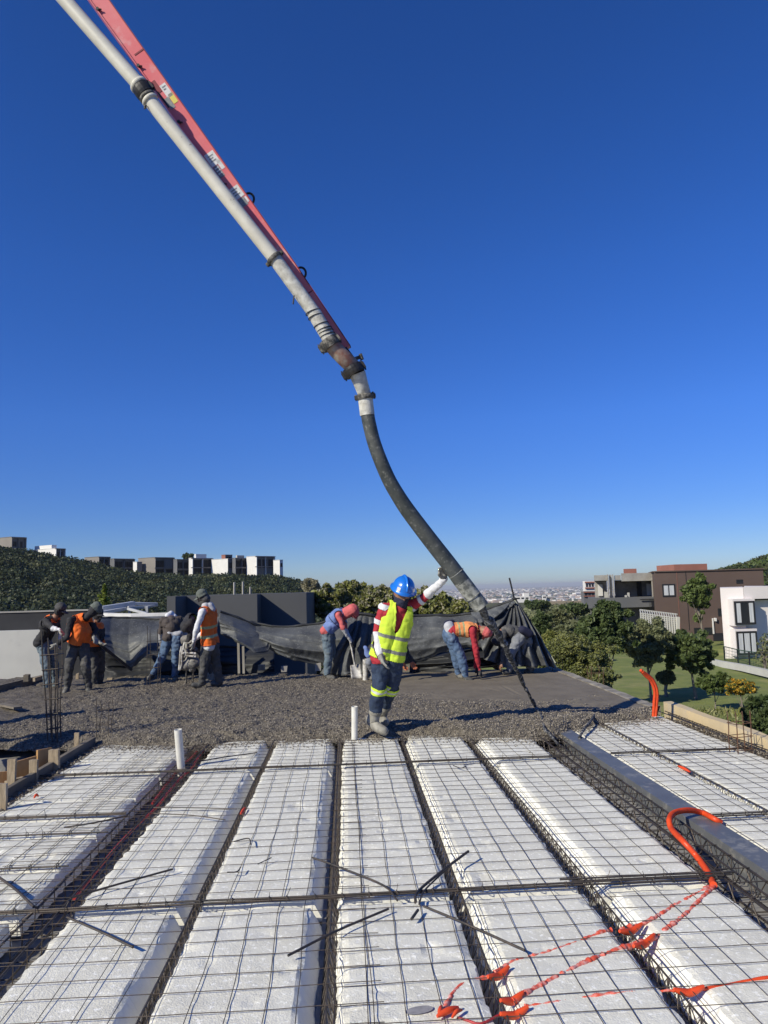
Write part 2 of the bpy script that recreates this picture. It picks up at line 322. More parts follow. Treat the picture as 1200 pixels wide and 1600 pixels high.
M['boot'] = mat('muddy_rubber_boot', (0.33, 0.315, 0.27), (0.17, 0.16, 0.14), scale=9, rough=0.65, bump=0.4, lo=.4, hi=.62)
M['bootdark'] = mat('dark_dusty_boot', (0.045, 0.045, 0.045), (0.20, 0.19, 0.165), scale=7, rough=0.7, bump=0.3, lo=.45, hi=.65)
M['helmet'] = mat('blue_helmet', (0.012, 0.16, 0.62), (0.010, 0.145, 0.57), scale=5, rough=0.32, coat=0.3)
M['beanie'] = cloth('grey_green_beanie', (0.085, 0.098, 0.085), (0.13, 0.145, 0.125))
M['engine'] = mat('cement_splashed_machine', (0.11, 0.105, 0.10), (0.28, 0.265, 0.24), scale=13, rough=0.7, bump=0.5, metallic=0.1)
M['tank'] = mat('water', (0.1, 0.1, 0.1), rough=0.4)

# ================================================================== TERRAIN
def az_px(x, y):     # equivalent photo column of a world direction
    a = np.arctan2(x, y)-YAW
    return 600+F*np.tan(np.clip(a, -1.35, 1.35))
RU = [-3000, -600, 0, 60, 130, 200, 300, 440, 480, 520, 600, 740, 830, 940, 1040, 1075, 1110, 1140, 1200, 1500, 4000]
RV = [-45.0, -75, -64, -56, -47, -36, -29, -21, -8, 6, 20, 24, 24, 24, 20, 0, -14, -22, -36, -75, -85]   # ridge offset from the horizon in px
def ridge(u, d):
    return H - np.interp(u, RU, RV)*d/F
def sst(a, b, x):
    t = np.clip((x-a)/(b-a), 0, 1); return t*t*(3-2*t)
def ground_z(x, y):
    x = np.asarray(x, float); y = np.asarray(y, float)
    r = np.hypot(x, y); u = np.where(y > 0.05*r, az_px(x, np.maximum(y, 1e-3)), np.where(x < 0, -3000, 4000))
    base = -4.9 - 0.012*np.clip(r-20, 0, 120)*np.where(u > 900, 0.0, 1.0)
    left = 1-sst(500, 820, u)
    base = base - left*2.5*sst(25, 80, r)
    rz = ridge(u, 285.0) - np.where(u < 520, 3.5, 3.0)
    z = base + (rz-base)*sst(90, 285, r)
    far = np.where(u < 505, 40, 72)
    z = z + (-far-z)*sst(330, 1500, r)*np.ones_like(z)
    nz = noise(np.stack([x, y, 0*x], -1), 0.03, 3)*1.2*sst(60, 150, r)*(1-sst(300, 900, r))
    return z+nz
rr = np.concatenate([[0.0], np.geomspace(4, 30000, 170)])
aa = np.linspace(-math.pi, math.pi, 361)
R_, A_ = np.meshgrid(rr, aa, indexing='ij')
X_, Y_ = R_*np.sin(A_), R_*np.cos(A_)
Z_ = ground_z(X_, Y_)
terr = MB(); terr.grid(np.stack([X_, Y_, Z_], -1)[:, ::-1])
g = terr.build('terrain', M['scrub'], smooth=True); tag(g, kind='structure')
# lawn sheet
lx = np.linspace(5.0, 70, 60); ly = np.linspace(6, 82, 60); LX, LY = np.meshgrid(lx, ly, indexing='ij')
LX = LX + 6*sst(40, 80, LY)
lawn = MB(); lawn.grid(np.stack([LX, LY, ground_z(LX, LY)+0.06+0.0*LX], -1)[:, ::-1]*1.0)
g = lawn.build('lawn', M['grass'], smooth=True); tag(g, kind='structure')
# bare field on the plateau
def patch(name, m_, pts, dz, n=12):
    a, b, c, d = [np.array(p, float) for p in pts]
    s = np.linspace(0, 1, n); A, B = np.meshgrid(s, s, indexing='ij')
    xy = (1-A)[..., None]*((1-B)[..., None]*a+B[..., None]*d)+A[..., None]*((1-B)[..., None]*b+B[..., None]*c)
    mb = MB(); mb.grid(np.concatenate([xy, (ground_z(xy[..., 0], xy[..., 1])+dz)[..., None]], -1)[:, ::-1])
    o = mb.build(name, m_, smooth=True); return tag(o, kind='structure')
M['field'] = mat('dry_field', (0.30, 0.22, 0.13), (0.20, 0.17, 0.08), scale=0.08, rough=1.0, c3=(0.14, 0.15, 0.06), s3=0.05)
patch('dry_field', M['field'], [P(818, 940, 250)[:2], P(945, 938, 235)[:2], P(940, 930, 330)[:2], P(825, 930, 330)[:2]], 0.8)

# grass tufts on the slope below the slab (uncountable)
def leaf_quads(C, size, r, aspect=1.6, up=0.0):
    n = len(C); d = r.normal(size=(n, 3)); d[:, 2] += up; d /= np.linalg.norm(d, axis=1)[:, None]
    e = r.normal(size=(n, 3)); e -= d*(e*d).sum(1)[:, None]; e /= np.linalg.norm(e, axis=1)[:, None]
    s = size*(0.6+0.8*r.random(n))[:, None]
    a, b = d*s*aspect*0.5, e*s*0.5
    V = np.stack([C-a, C+b*0.9, C+a, C-b*0.9], 1).reshape(-1, 3)
    return V, np.arange(4*n).reshape(n, 4)
def clump_points(c, rad, nclump, per, r, csize=0.3, shell=0.30):
    """leaf positions gathered in clumps through an uneven crown"""
    c = np.asarray(c, float); rad = np.asarray(rad, float)
    d = r.normal(size=(nclump, 3)); d /= np.linalg.norm(d, axis=1)[:, None]
    k = (shell+(1-shell)*r.random(nclump)**0.6)
    lump = 1+0.30*noise(d, 1.7, int(r.integers(99)))+0.12*r.normal(size=nclump)
    cc = c+d*rad*(k*lump)[:, None]
    cs = csize*(0.6+0.8*r.random(nclump))
    q = r.normal(size=(nclump, per, 3)); q /= np.linalg.norm(q, axis=2)[..., None]
    q *= (r.random((nclump, per, 1))**0.45)
    pts = cc[:, None, :]+q*cs[:, None, None]*np.array([1, 1, 0.75])*rad.mean()
    return cc, pts.reshape(-1, 3)
def tree(name, label, cat, base, c, rad, m_, nclump=60, per=90, leaf=0.16, trunk=0.09, group=None, csize=0.28, extra=None, limbs=7, seed=1, lean=None):
    r = np.random.default_rng(seed); base = np.asarray(base, float); c = np.asarray(c, float)
    o = empty(name, base, label, cat, group)
    cc, pts = clump_points(c, rad, int(nclump*2.2), int(per*.85), r, csize*.68)
    V, Q = leaf_quads(pts, leaf*.68, r)
    mats = [m_]; mi = np.zeros(len(Q), int)
    if extra is not None: mats.append(extra[0]); mi[r.random(len(Q)) < extra[1]] = 1
    link_mesh('crown', mesh_from('crown', V, Q, mats, mi), o)
    tb = MB(); top = base+(c-base)*0.72
    mid = base+(c-base)*0.35+np.array([r.normal()*.04, r.normal()*.04, 0])
    tb.tube(smoothpath([base-[0, 0, .15], base+(mid-base)*.5, mid, top], 4), np.linspace(trunk, trunk*.45, 13), 8)
    for k in range(limbs):
        t = cc[int(r.integers(len(cc)))]; s = base+(top-base)*(0.35+0.6*r.random())
        tb.tube(smoothpath([s, (s+t)/2+[0, 0, .06*rad[2]], t], 3), np.linspace(trunk*.4, trunk*.1, 7), 5)
    tb.build('trunk', M['bark'], o, smooth=True)
    return o

# ---- right garden (ground about five metres below the deck)
def gz(p): return float(ground_z(p[0], p[1]))+0.06
def ptree(name, label, cat, uc, vc, ru, rv, d, m_, ub=None, **k):
    c = P(uc, vc, d); rad = (ru*mpx(d), ru*mpx(d)*.9, rv*mpx(d))
    b = P(ub if ub is not None else uc, vc, d); b[2] = gz(b)
    return tree(name, label, cat, b, c, tuple(q*.92 for q in rad), m_, **k)
ptree('garden_tree', 'dense dark green round tree on the lawn edge left of the grey-green bushy tree', 'tree', 944, 984, 38, 42, 38, M['leafdark'], nclump=120, per=120, leaf=.24, trunk=.13, seed=3, extra=(M['leafmid'], .15))
ptree('garden_tree', 'broad grey-green fine-leaved bushy tree between two dark round trees', 'tree', 1008, 1001, 43, 33, 41, M['leafgrey'], ub=1012, nclump=130, per=190, leaf=.13, trunk=.09, seed=4)
ptree('garden_tree', 'dark broad-crowned young tree with pale trunk on the open lawn beside the yellow flowers', 'tree', 1076, 1018, 40, 30, 41, M['leafdark'], ub=1083, nclump=75, per=110, leaf=.24, trunk=.11, seed=15, csize=.3, extra=(M['leafmid'], .25))
tt = ptree('garden_tree', 'tall slender tree with sparse layered crown in front of the brown house', 'tree', 1090, 928, 25, 32, 73, M['leafmid'], ub=1094, nclump=38, per=95, leaf=.32, trunk=.16, seed=6, csize=.33)
ptree('garden_tree', 'dark green tree beyond the corner of the black cloth, left of the olive shrub', 'tree', 846, 975, 15, 21, 55, M['leafdark'], nclump=60, per=90, leaf=.26, trunk=.13, seed=7)
ptree('ornamental_tree', 'nearly leafless pale small tree before the lower window of the white house', 'tree', 1194, 1015, 16, 28, 50, M['leafgrey'], nclump=26, per=9, leaf=.18, trunk=.09, seed=8, limbs=22)
ptree('garden_shrub', 'feathery olive-green shrub rising beside the right edge of the deck', 'shrub', 895, 1036, 54, 46, 22, M['leafolive'], nclump=190, per=330, leaf=.055, trunk=.05, seed=9, extra=(M['leafgrey'], .35))
ptree('garden_shrub', 'low dark shrub at the right end of the olive shrub, touching the deck edge', 'shrub', 938, 1062, 24, 20, 21, M['leafgrey'], nclump=60, per=110, leaf=.09, trunk=.04, seed=10, extra=(M['leafolive'], .4))
ptree('flower_bush', 'leafy green bush on the lawn, left of the yellow blossoms', 'bush', 1115, 1068, 24, 13, 37, M['leafmid'], nclump=60, per=80, leaf=.15, trunk=.04, seed=11)
ptree('flower_bush', 'bush covered in yellow-orange blossoms on the lawn', 'bush', 1156, 1074, 24, 11, 36, M['leafmid'], nclump=60, per=80, leaf=.14, trunk=.04, seed=12, extra=(M['flower'], .55))
ptree('garden_shrub', 'dark leafy shrub behind the rusty starter bars at the right edge', 'shrub', 1196, 1125, 30, 40, 13, M['leafdark'], nclump=80, per=100, leaf=.11, trunk=.05, seed=13)
k = 0
for (u, v, ru, rv, d, mm, lab) in [(862, 1002, 18, 13, 34, 'leafolive', 'mid green shrub directly under the sloping guy rope'),
        (872, 965, 20, 12, 90, 'leafgrey', 'grey-green shrub on the slope between the dark tree and the round garden tree'),
        (898, 952, 24, 6, 120, 'leafdark', 'wide low dark shrub below the dry field'),
        (840, 945, 18, 5, 150, 'leafdark', 'wide low dark shrub below the small white house'),
        (1040, 1058, 12, 9, 42, 'leafgrey', 'small grey tuft on the lawn below the grey-green tree'),
        (886, 988, 20, 10, 60, 'leafgrey', 'grey-green shrub mass left of the round garden tree')]:
    ptree('slope_shrub', lab, 'shrub', u, v, ru, rv, d, M[mm], nclump=45, per=80, leaf=.0065*d, trunk=.003*d, seed=30+k, group='shrubs on the slope beyond the deck'); k += 1
# middle: olive scrub behind the cloth
for i, (u, v, ru, rv, d, ex) in enumerate([(520, 945, 34, 32, 27, .25), (548, 930, 30, 24, 29, .2), (590, 940, 38, 24, 27, .35), (640, 942, 36, 24, 28, .35), (690, 952, 36, 22, 27, .2), (725, 962, 26, 22, 26, .2), (484, 915, 12, 10, 60, .3)]):
    labs = ['olive scrub tree right behind the dark grey parapet', 'taller olive scrub tree with a wispy top above the stooping shoveller',
            'pale-flecked scrub tree left of the blue helmet', 'pale-flecked scrub tree behind the blue helmet', 'olive scrub tree under the raised white sleeve',
            'low olive scrub bush below the hose end', 'small pale feathery tree above the right corner of the grey parapet']
    ptree('scrub_tree', labs[i], 'tree', u, v, ru, rv, d, M['leafolive'] if i != 6 else M['leafpale'], nclump=95, per=130, leaf=.0052*d, trunk=.05, seed=50+i, extra=(M['leafpale'], ex), group='scrub trees behind the shade cloth')
# sapling
o = empty('sapling', (0, 0, 0), 'bright yellow-green upright sapling against the dark wooded hillside', 'tree')
b = P(163, 962, 45); b[2] = b[2]-2; o.location = b
r = np.random.default_rng(5); pts = []
for k in range(26):
    h = k/25; rad = (1-h)*0.62*(1+0.25*r.normal())
    for a in range(5):
        an = r.random()*6.28; q = np.linspace(0, 1, 9)[:, None]
        tip = np.array([math.cos(an)*rad, math.sin(an)*rad, .25*rad])
        pts.append(P(163, 960-45*h, 45)+tip*q+r.normal(size=(9, 3))*.03)
V, Q = leaf_quads(np.concatenate(pts), .12, r)
link_mesh('crown', mesh_from('crown', V, Q, M['leaflime']), o)
tb = MB(); tb.tube([b, P(163, 955, 45), P(163, 918, 45)], [.06, .05, .02], 6); tb.build('trunk', M['bark'], o)

# wooded hillsides: one canopy mass each
def woodland(name, u0, u1, r0, r1, n, seed, size, m_, leafk, per=46, ymax=None):
    r = np.random.default_rng(seed); U = u0+(u1-u0)*r.random(n); D = np.sqrt(r0**2+(r1**2-r0**2)*r.random(n))
    a = np.arctan((U-600)/F)+YAW; x = D*np.sin(a); y = D*np.cos(a); z = ground_z(x, y)
    s = size*(0.45+1.3*r.random(n)**2.5)*(0.75+0.25*D/r1)
    q = r.normal(size=(n, per, 3)); q /= np.linalg.norm(q, axis=2)[..., None]; q[..., 2] = np.abs(q[..., 2])*1.0-0.15
    lump = 1+.35*noise(q+np.arange(n)[:, None, None]*3.1, 1.6, 2)
    pts = np.stack([x, y, z+s*.35], -1)[:, None, :]+q*lump[..., None]*s[:, None, None]*np.array([1, 1, .5])*(0.8+0.2*r.random((n, per, 1)))
    L = leafk*s[:, None]*np.ones((n, per))
    nn = n*per; C = pts.reshape(-1, 3)
    dn = q.reshape(-1, 3)+.65*r.normal(size=(nn, 3)); dn /= np.linalg.norm(dn, axis=1)[:, None]
    e = r.normal(size=(nn, 3)); e -= dn*(e*dn).sum(1)[:, None]; e /= np.linalg.norm(e, axis=1)[:, None]; f_ = np.cross(dn, e)
    Ls = (L.reshape(-1)*(0.6+.8*r.random(nn)))[:, None]
    V = np.stack([C-e*Ls, C+f_*Ls*.8, C+e*Ls, C-f_*Ls*.8], 1).reshape(-1, 3)
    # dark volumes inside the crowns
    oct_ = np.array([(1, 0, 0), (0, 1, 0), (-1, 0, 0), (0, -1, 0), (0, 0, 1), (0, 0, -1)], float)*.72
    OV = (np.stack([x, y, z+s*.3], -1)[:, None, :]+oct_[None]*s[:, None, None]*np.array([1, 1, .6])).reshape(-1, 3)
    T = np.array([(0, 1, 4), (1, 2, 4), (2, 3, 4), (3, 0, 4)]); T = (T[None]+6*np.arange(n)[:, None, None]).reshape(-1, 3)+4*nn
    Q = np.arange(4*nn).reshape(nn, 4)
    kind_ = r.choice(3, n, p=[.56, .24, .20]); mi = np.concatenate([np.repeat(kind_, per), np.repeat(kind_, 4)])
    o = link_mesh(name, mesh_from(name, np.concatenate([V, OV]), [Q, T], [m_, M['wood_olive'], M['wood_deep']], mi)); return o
w = woodland('hillside_wood', -200, 550, 85, 292, 7200, 21, 3.3, M['wood_far'], .062, per=210)
tag(w, 'dark green wood covering the left hillside below the row of houses', 'woodland', kind='stuff')
w = woodland('hillside_scrub', 1090, 1420, 110, 310, 3000, 22, 2.2, M['leafmid'], .12, per=80)
tag(w, 'green scrub covering the hill rising behind the brown house at right', 'woodland', kind='stuff')
w = woodland('slope_scrub', 540, 1060, 95, 215, 750, 23, 1.9, M['leafgrey'], .16, per=60)
tag(w, 'low scrub on the far slope between the garden trees and the city', 'scrub', kind='stuff')
# rough grass just past the deck edge
r = np.random.default_rng(2); n = 60000
gx = 5.2+r.random(n)*18; gy = 9+r.random(n)*28; keep = noise(np.stack([gx, gy, 0*gx], -1), .35, 5)+.35*r.normal(size=n)+ (26-gy)*.05 > -.1
gx, gy = gx[keep], gy[keep]; C = np.stack([gx, gy, ground_z(gx, gy)+.12], -1)
V, Q = leaf_quads(C, .085, r, aspect=4.2, up=1.3)
o = link_mesh('rough_grass', mesh_from('rough_grass', V, Q, [M['drygrass'], M['leafolive']], (r.random(len(Q)) < .45).astype(int)))
tag(o, 'rough tufted grass on the slope between the deck and the mown lawn', 'grass', kind='stuff')

# distant city
r = np.random.default_rng(11); n = 5200
U = 480+r.random(n)*620; D = 3300*(16000/3300)**(r.random(n)**1.1)
a = np.arctan((U-600)/F)+YAW; x = D*np.sin(a); y = D*np.cos(a); z = ground_z(x, y)
w_ = (10+22*r.random(n))*(D/4000)**.5; h_ = (6+9*r.random(n)**3)*(D/4000)**.35; th = r.random(n)*.8
cx, sx_ = np.cos(th), np.sin(th); base = []
for (px, py, pz) in [(-1, -1, 0), (1, -1, 0), (1, 1, 0), (-1, 1, 0), (-1, -1, 1), (1, -1, 1), (1, 1, 1), (-1, 1, 1)]:
    base.append(np.stack([x+(px*cx-py*sx_)*w_/2, y+(px*sx_+py*cx)*w_/2*.7, z-1+pz*(h_+1)], -1))
V = np.stack(base, 1).reshape(-1, 3)
Q = np.array([(4, 5, 6, 7), (0, 1, 5, 4), (1, 2, 6, 5), (2, 3, 7, 6), (3, 0, 4, 7)]); Q = (Q[None]+8*np.arange(n)[:, None, None]).reshape(-1, 4)
M['city2'] = mat('city_walls_warm', (0.40, 0.30, 0.24), rough=.9); M['city3'] = mat('city_trees', (0.06, 0.08, 0.05), rough=.9)
mi = np.repeat(r.choice([0, 0, 1, 2], n), 5)
o = link_mesh('distant_city', mesh_from('distant_city', V, Q, [M['city'], M['city2'], M['city3']], mi))
tag(o, 'pale hazy city of countless low white buildings spread across the plain at the horizon', 'city', kind='stuff')

# ================================================================== BUILDINGS
def wall_uv(c0, c1, z0, z1, s, t, off=0.0):
    """point on a vertical wall between ground corners c0,c1"""
    d = np.array([c1[0]-c0[0], c1[1]-c0[1], 0.0]); nrm = np.array([d[1], -d[0], 0]); nrm /= np.linalg.norm(nrm)
    return np.array([c0[0], c0[1], z0])+d*s+np.array([0, 0, (z1-z0)*t])+nrm*off
def wpanel(mb, c0, c1, z0, z1, s0, s1, t0, t1, off0, off1):
    q = [wall_uv(c0, c1, z0, z1, s, t, o) for o in (off0, off1) for (s, t) in ((s0, t0), (s1, t0), (s1, t1), (s0, t1))]
    # q: 4 at off0 then 4 at off1 ; hexa wants bottom ring, top ring
    return mb.hexa([q[0], q[1], q[5], q[4], q[3], q[2], q[6], q[7]])
def add_window(parent, c0, c1, z0, z1, s0, s1, t0, t1, fw=0.06, curtain=None, bars=1, glass='glass', frame='frame'):
    L = math.hypot(c1[0]-c0[0], c1[1]-c0[1]); Hh = z1-z0; fs = fw/L; ft = fw/Hh
    f = MB()
    wpanel(f, c0, c1, z0, z1, s0, s1, t0, t0+ft, -.05, .05); wpanel(f, c0, c1, z0, z1, s0, s1, t1-ft, t1, -.05, .05)
    wpanel(f, c0, c1, z0, z1, s0, s0+fs, t0+ft, t1-ft, -.05, .05); wpanel(f, c0, c1, z0, z1, s1-fs, s1, t0+ft, t1-ft, -.05, .05)
    for k in range(bars):
        s = s0+(s1-s0)*(k+1)/(bars+1); wpanel(f, c0, c1, z0, z1, s-fs*.4, s+fs*.4, t0+ft, t1-ft, -.04, .04)
    w = f.build('window', M[frame], parent)
    g_ = MB(); wpanel(g_, c0, c1, z0, z1, s0+fs, s1-fs, t0+ft, t1-ft, -.03, .012); p = g_.build('pane', M[glass], parent)
    p.parent = w; p.matrix_parent_inverse = w.matrix_world.inverted() if False else Matrix.Translation(-parent.location)
    p.matrix_parent_inverse = Matrix.Identity(4)
    if curtain:
        for (a, b) in curtain:
            c = MB(); wpanel(c, c0, c1, z0, z1, s0+(s1-s0)*a, s0+(s1-s0)*b, t0+ft*1.2, t1-ft*1.2, .013, .03)
            cc = c.build('curtain', M['curtain'], parent); cc.parent = w; cc.matrix_parent_inverse = Matrix.Identity(4)
    return w
def prism_house(name, label, cat, L, C, R, z0, z1, mats, group=None, roofz=.0):
    """box with near corner C, left corner L, right corner R"""
    L, C, R = [np.array([p[0], p[1]], float) for p in (L, C, R)]; B = L+R-C
    o = empty(name, (C[0], C[1], z0), label, cat, group)
    mb = MB(); c = [(L[0], L[1]), (C[0], C[1]), (R[0], R[1]), (B[0], B[1])]
    for i in range(4):
        mb.m = min(i, len(mats)-1)
        a, b = c[i], c[(i+1) % 4]
        mb.add([(a[0], a[1], z0), (b[0], b[1], z0), (b[0], b[1], z1), (a[0], a[1], z1)], [(0, 1, 2, 3)])
    mb.m = 0; mb.add([(*p, z1-.15) for p in c], [(0, 1, 2, 3)])
    mb.build('walls', mats, o)
    rf = MB()
    for i in range(4):
        a = np.array(c[i]); b = np.array(c[(i+1) % 4]); rf.bar((*a, z1+.06), (*b, z1+.06), .3, .12)
    rf.build('parapet', mats[0], o)
    return o, L, C, R, B
M['nightglass'] = mat('dark_glass', (0.012, 0.013, 0.016), rough=0.6, spec=0.1)
hill = [  # u0, usplit, u1, vtop, vbot, left material, right material (often darker, to paint in the shaded side), windows(s0,s1,t0,t1), label
 (-30, 17, 40, 839, 872, 'midwall', 'darkwall', [(.15, .4, .55, .8), (.62, .8, .5, .8), (.15, .45, .1, .4)], 'tall grey-beige block at the far left end of the hilltop row'),
 (42, 86, 101, 857, 884, 'whitewall', 'darkwall', [(.2, .8, .4, .8)], 'long low white house standing between the leftmost grey block and the first dark house'),
 (132, 153, 171, 870, 898, 'midwall', 'darkwall', [(.1, .45, .5, .85), (.55, .9, .5, .85), (.1, .9, .1, .4)], 'house with taupe side wall and dark front, left neighbour of the lone dark house'),
 (172, 177, 209, 873, 900, 'darkwall', 'darkwall', [(.05, .45, .5, .85), (.52, .95, .5, .85), (.1, .9, .08, .4)], 'wholly dark house between the taupe house and the small white house'),
 (208, 214, 222, 878, 898, 'whitewall', 'midwall', [], 'narrow small white house squeezed beside the wide taupe house'),
 (216, 241, 271, 871, 902, 'midwall', 'midwall', [(.06, .5, .5, .85), (.6, .95, .1, .4), (.06, .5, .08, .4)], 'wide taupe house with dark window bands in the middle of the hilltop row'),
 (271, 275, 296, 874, 903, 'darkwall', 'darkwall', [(.1, .45, .5, .85), (.55, .9, .5, .85), (.1, .9, .08, .4)], 'dark house touching the right side of the wide taupe house'),
 (295, 299, 331, 872, 900, 'whitewall', 'midwall', [(.08, .48, .1, .9), (.58, .97, .1, .9)], 'house with white fins and tall dark windows under the hilltop tree'),
 (330, 356, 364, 873, 903, 'whitewall', 'darkwall', [(.2, .8, .5, .8)], 'plain bright white cube right of the house with fins'),
 (346, 352, 363, 867, 880, 'brick', 'darkwall', [(.2, .8, .3, .8)], 'small stair tower with reddish top rising behind the white cube'),
 (363, 366, 387, 872, 900, 'darkwall', 'darkwall', [(.06, .5, .5, .88), (.55, .95, .5, .88), (.06, .95, .08, .4)], 'dark glassy house between the white cube and the white-cornered villa'),
 (385, 399, 428, 869, 900, 'whitewall', 'darkwall', [(.06, .3, .4, .85), (.36, .62, .4, .85), (.68, .94, .4, .85)], 'villa with white corner wall and long dark front near the right end of the row'),
 (427, 437, 442, 875, 899, 'whitewall', 'whitewall', [(.2, .8, .55, .8)], 'slim cream tower house closing the right end of the row')]
for i, (u0, us, u1, vt, vb, ml, mr, wins, lab) in enumerate(hill):
    d = 286 if i != 9 else 300
    wl = (us-u0)*mpx(d); wr = (u1-us)*mpx(d)
    Lp, Cp, Rp = P(u0, vt, d+wl*.8), P(us, vt, d), P(u1, vt, d+wr*.8)
    z1 = P(us, vt, d)[2]; z0 = P(us, vb, d)[2]-3
    o, L, C, R, B = prism_house('hilltop_house', lab, 'house', Lp, Cp, Rp, z0, z1, [M[ml], M[mr], M[mr], M[ml]], 'houses along the left hilltop')
    zb = P(us, vb, d)[2]
    if wr > 3.5:
        bands = MB()
        for t_ in (.47, .98): 
            t0_ = (zb-z0+(z1-zb)*t_)/(z1-z0); wpanel(bands, C, R, z0, z1, -.02, 1.02, t0_-.02, t0_+.012, 0, .9)
        bands.build('floor_band', M['midwall' if mr != 'whitewall' else 'whitewall'], o)
        fins = MB(); wpanel(fins, C, R, z0, z1, 0.0, .03, .2, .97, 0, .9); wpanel(fins, C, R, z0, z1, .5, .52, .2, .97, 0, .7); wpanel(fins, C, R, z0, z1, .97, 1.0, .2, .97, 0, .9); fins.build('side_fin', M[ml], o)
        ce = (L+R)/2; rt = MB(); k_ = .20+.12*((i*7) % 3)/2; dv = (R-C)*k_; du = (L-C)*.3
        q_ = [ce-dv-du, ce+dv-du, ce+dv+du, ce-dv+du]; rt.hexa([(*q, z1-.1) for q in q_]+[(*q, z1+1.1+.5*(i % 2)) for q in q_]); rt.build('roof_room', M[ml if i % 2 else 'beige'], o) if i % 3 == 1 else None
    for (s0, s1, t0, t1) in wins:
        tt0 = (zb-z0+(z1-zb)*t0)/(z1-z0); tt1 = (zb-z0+(z1-zb)*t1)/(z1-z0)
        add_window(o, C, R, z0, z1, s0, s1, tt0, tt1, .12, bars=1, glass='nightglass')
ptree('hilltop_tree', 'dark tree rising behind the roofs in the middle of the hilltop row', 'tree', 294, 872, 10, 8, 300, M['leafdark'], nclump=30, per=50, leaf=.9, trunk=.3, seed=70)
ptree('hilltop_tree', 'wide dark tree between the long white house and the taupe house', 'tree', 124, 884, 14, 6, 282, M['leafdark'], nclump=30, per=50, leaf=.9, trunk=.3, seed=71)

# brown house
d = 80.0; zt = P(1022, 894, d)[2]; z0 = -5.2
Cc = P(1022, 894, d); Rr = P(1192, 890, d*1.0); Ll = P(1015, 894, d+9)
o, L, C, R, B = prism_house('brown_house', 'large plain brown modern house with a flat roof behind the slender tree', 'house', Ll, Cc, Rr, z0, zt, [M['brown']]*4)
def S_(u): return (u-1022)/170.0
def T_(v, d=80.0): return (P(1100, v, d)[2]-z0)/(zt-z0)
add_window(o, C, R, z0, zt, S_(1033), S_(1053), T_(931), T_(911), .14, curtain=[(.12, .93)])
for (a, b, v0, v1) in [(1149, 1159, 913, 907), (1117, 1128, 963, 951), (1094, 1108, 991, 980), (1078, 1088, 990, 980)]:
    add_window(o, C, R, z0, zt, S_(a), S_(b), T_(v0), T_(v1), .1, bars=0)
mb = MB(); wpanel(mb, C, R, z0, zt, S_(1070.6), S_(1071.4), 0.2, 1.0, -.02, .03); mb.build('joint_strip', M['frame'], o)
mb = MB(); wpanel(mb, C, R, z0, zt, S_(1056.8), S_(1057.2), 0.2, 1.0, -.02, .03); mb.build('joint_strip', M['brick'], o)
mb = MB(); wpanel(mb, C, R, z0, zt, S_(1107), S_(1131), T_(1001), T_(989), -.02, .06); mb.build('dark_wall_panel', M['frame'], o)  # flat black panel low on the wall
mb = MB(); a = P(1053, 882, 88); b = P(1106, 882, 88); mb.box(a[0], b[0], a[1], a[1]+5, zt-.2, a[2]); mb.build('roof_tower', M['brick'], o)
mb = MB(); mb.bar(wall_uv(C, R, z0, zt, S_(1110), T_(968), .15), wall_uv(C, R, z0, zt, S_(1112.5), T_(968), .15), .3, .35)
mb.bar(wall_uv(C, R, z0, zt, S_(1107.5), T_(990), .1), wall_uv(C, R, z0, zt, S_(1107.5), T_(966), .1), .12, .12, up=(0, 1, 0)); mb.build('meter_box', M['whitewall'], o)
# unfinished concrete house
d = 84.0; o = empty('unfinished_house', P(975, 1000, d)*[1, 1, 0]+[0, 0, -5.2], 'unfinished raw concrete house with open terraces, left of the brown house', 'house')
def cb(mb, u0, v0, u1, v1, d0, dep):
    a = P(u0, v0, d0); b = P(u1, v1, d0); y0 = (a[1]+b[1])/2
    xa_, xb_ = min(a[0], b[0]), max(a[0], b[0]); z0_, z1_ = min(a[2], b[2]), max(a[2], b[2]); k_ = (y0+dep)/y0
    return mb.hexa([(xa_, y0, z0_), (xb_, y0, z0_), (xb_*k_, y0+dep, z0_), (xa_*k_, y0+dep, z0_), (xa_, y0, z1_), (xb_, y0, z1_), (xb_*k_, y0+dep, z1_), (xa_*k_, y0+dep, z1_)])
mb = MB(); cb(mb, 928, 899, 949, 907, d, 9); cb(mb, 960, 899, 970, 906, d, 9); cb(mb, 970, 896, 1022, 907, d, 9); mb.build('roof_slab', M['oldconc'], o)
mb = MB(); cb(mb, 949, 897.5, 952, 936, d-.3, .6); cb(mb, 957, 897.5, 960, 936, d-.3, .6); cb(mb, 952, 898, 957, 935, d+.2, .4); cb(mb, 1018, 907, 1022, 936, d, .5); mb.build('columns', M['oldconc'], o)
mb = MB(); cb(mb, 929, 907, 949, 936, d+3, .3); cb(mb, 960, 907, 1018, 936, d+3.5, .3); cb(mb, 960, 900, 961, 936, d, 3.5); mb.build('terrace_wall', M['oldconc'], o)
mb = MB(); cb(mb, 918, 935, 1024, 948, d-.8, 9); mb.build('floor_slab', M['darkwall'], o)
mb = MB(); cb(mb, 922, 948, 1024, 1000, d+1.0, 7); mb.build('lower_wall', M['darkwall'], o)
for (a, b, c, e) in [(934, 942, 913, 931), (1010, 1018, 912, 930)]:
    mb = MB(); cb(mb, a, c, b, e, d+2.8, .15); mb.build('window', M['whitewall'], o)
mb = MB(); cb(mb, 995, 909, 1003, 936, d+3.3, .15); mb.build('doorway', M['frame'], o)
mb = MB(); cb(mb, 944, 925, 950, 934, d+1, .6); cb(mb, 976, 930, 980, 936, d+.3, .5); cb(mb, 980, 926, 984, 936, d+.6, .3); mb.build('rubble', M['dirtywhite'], o)
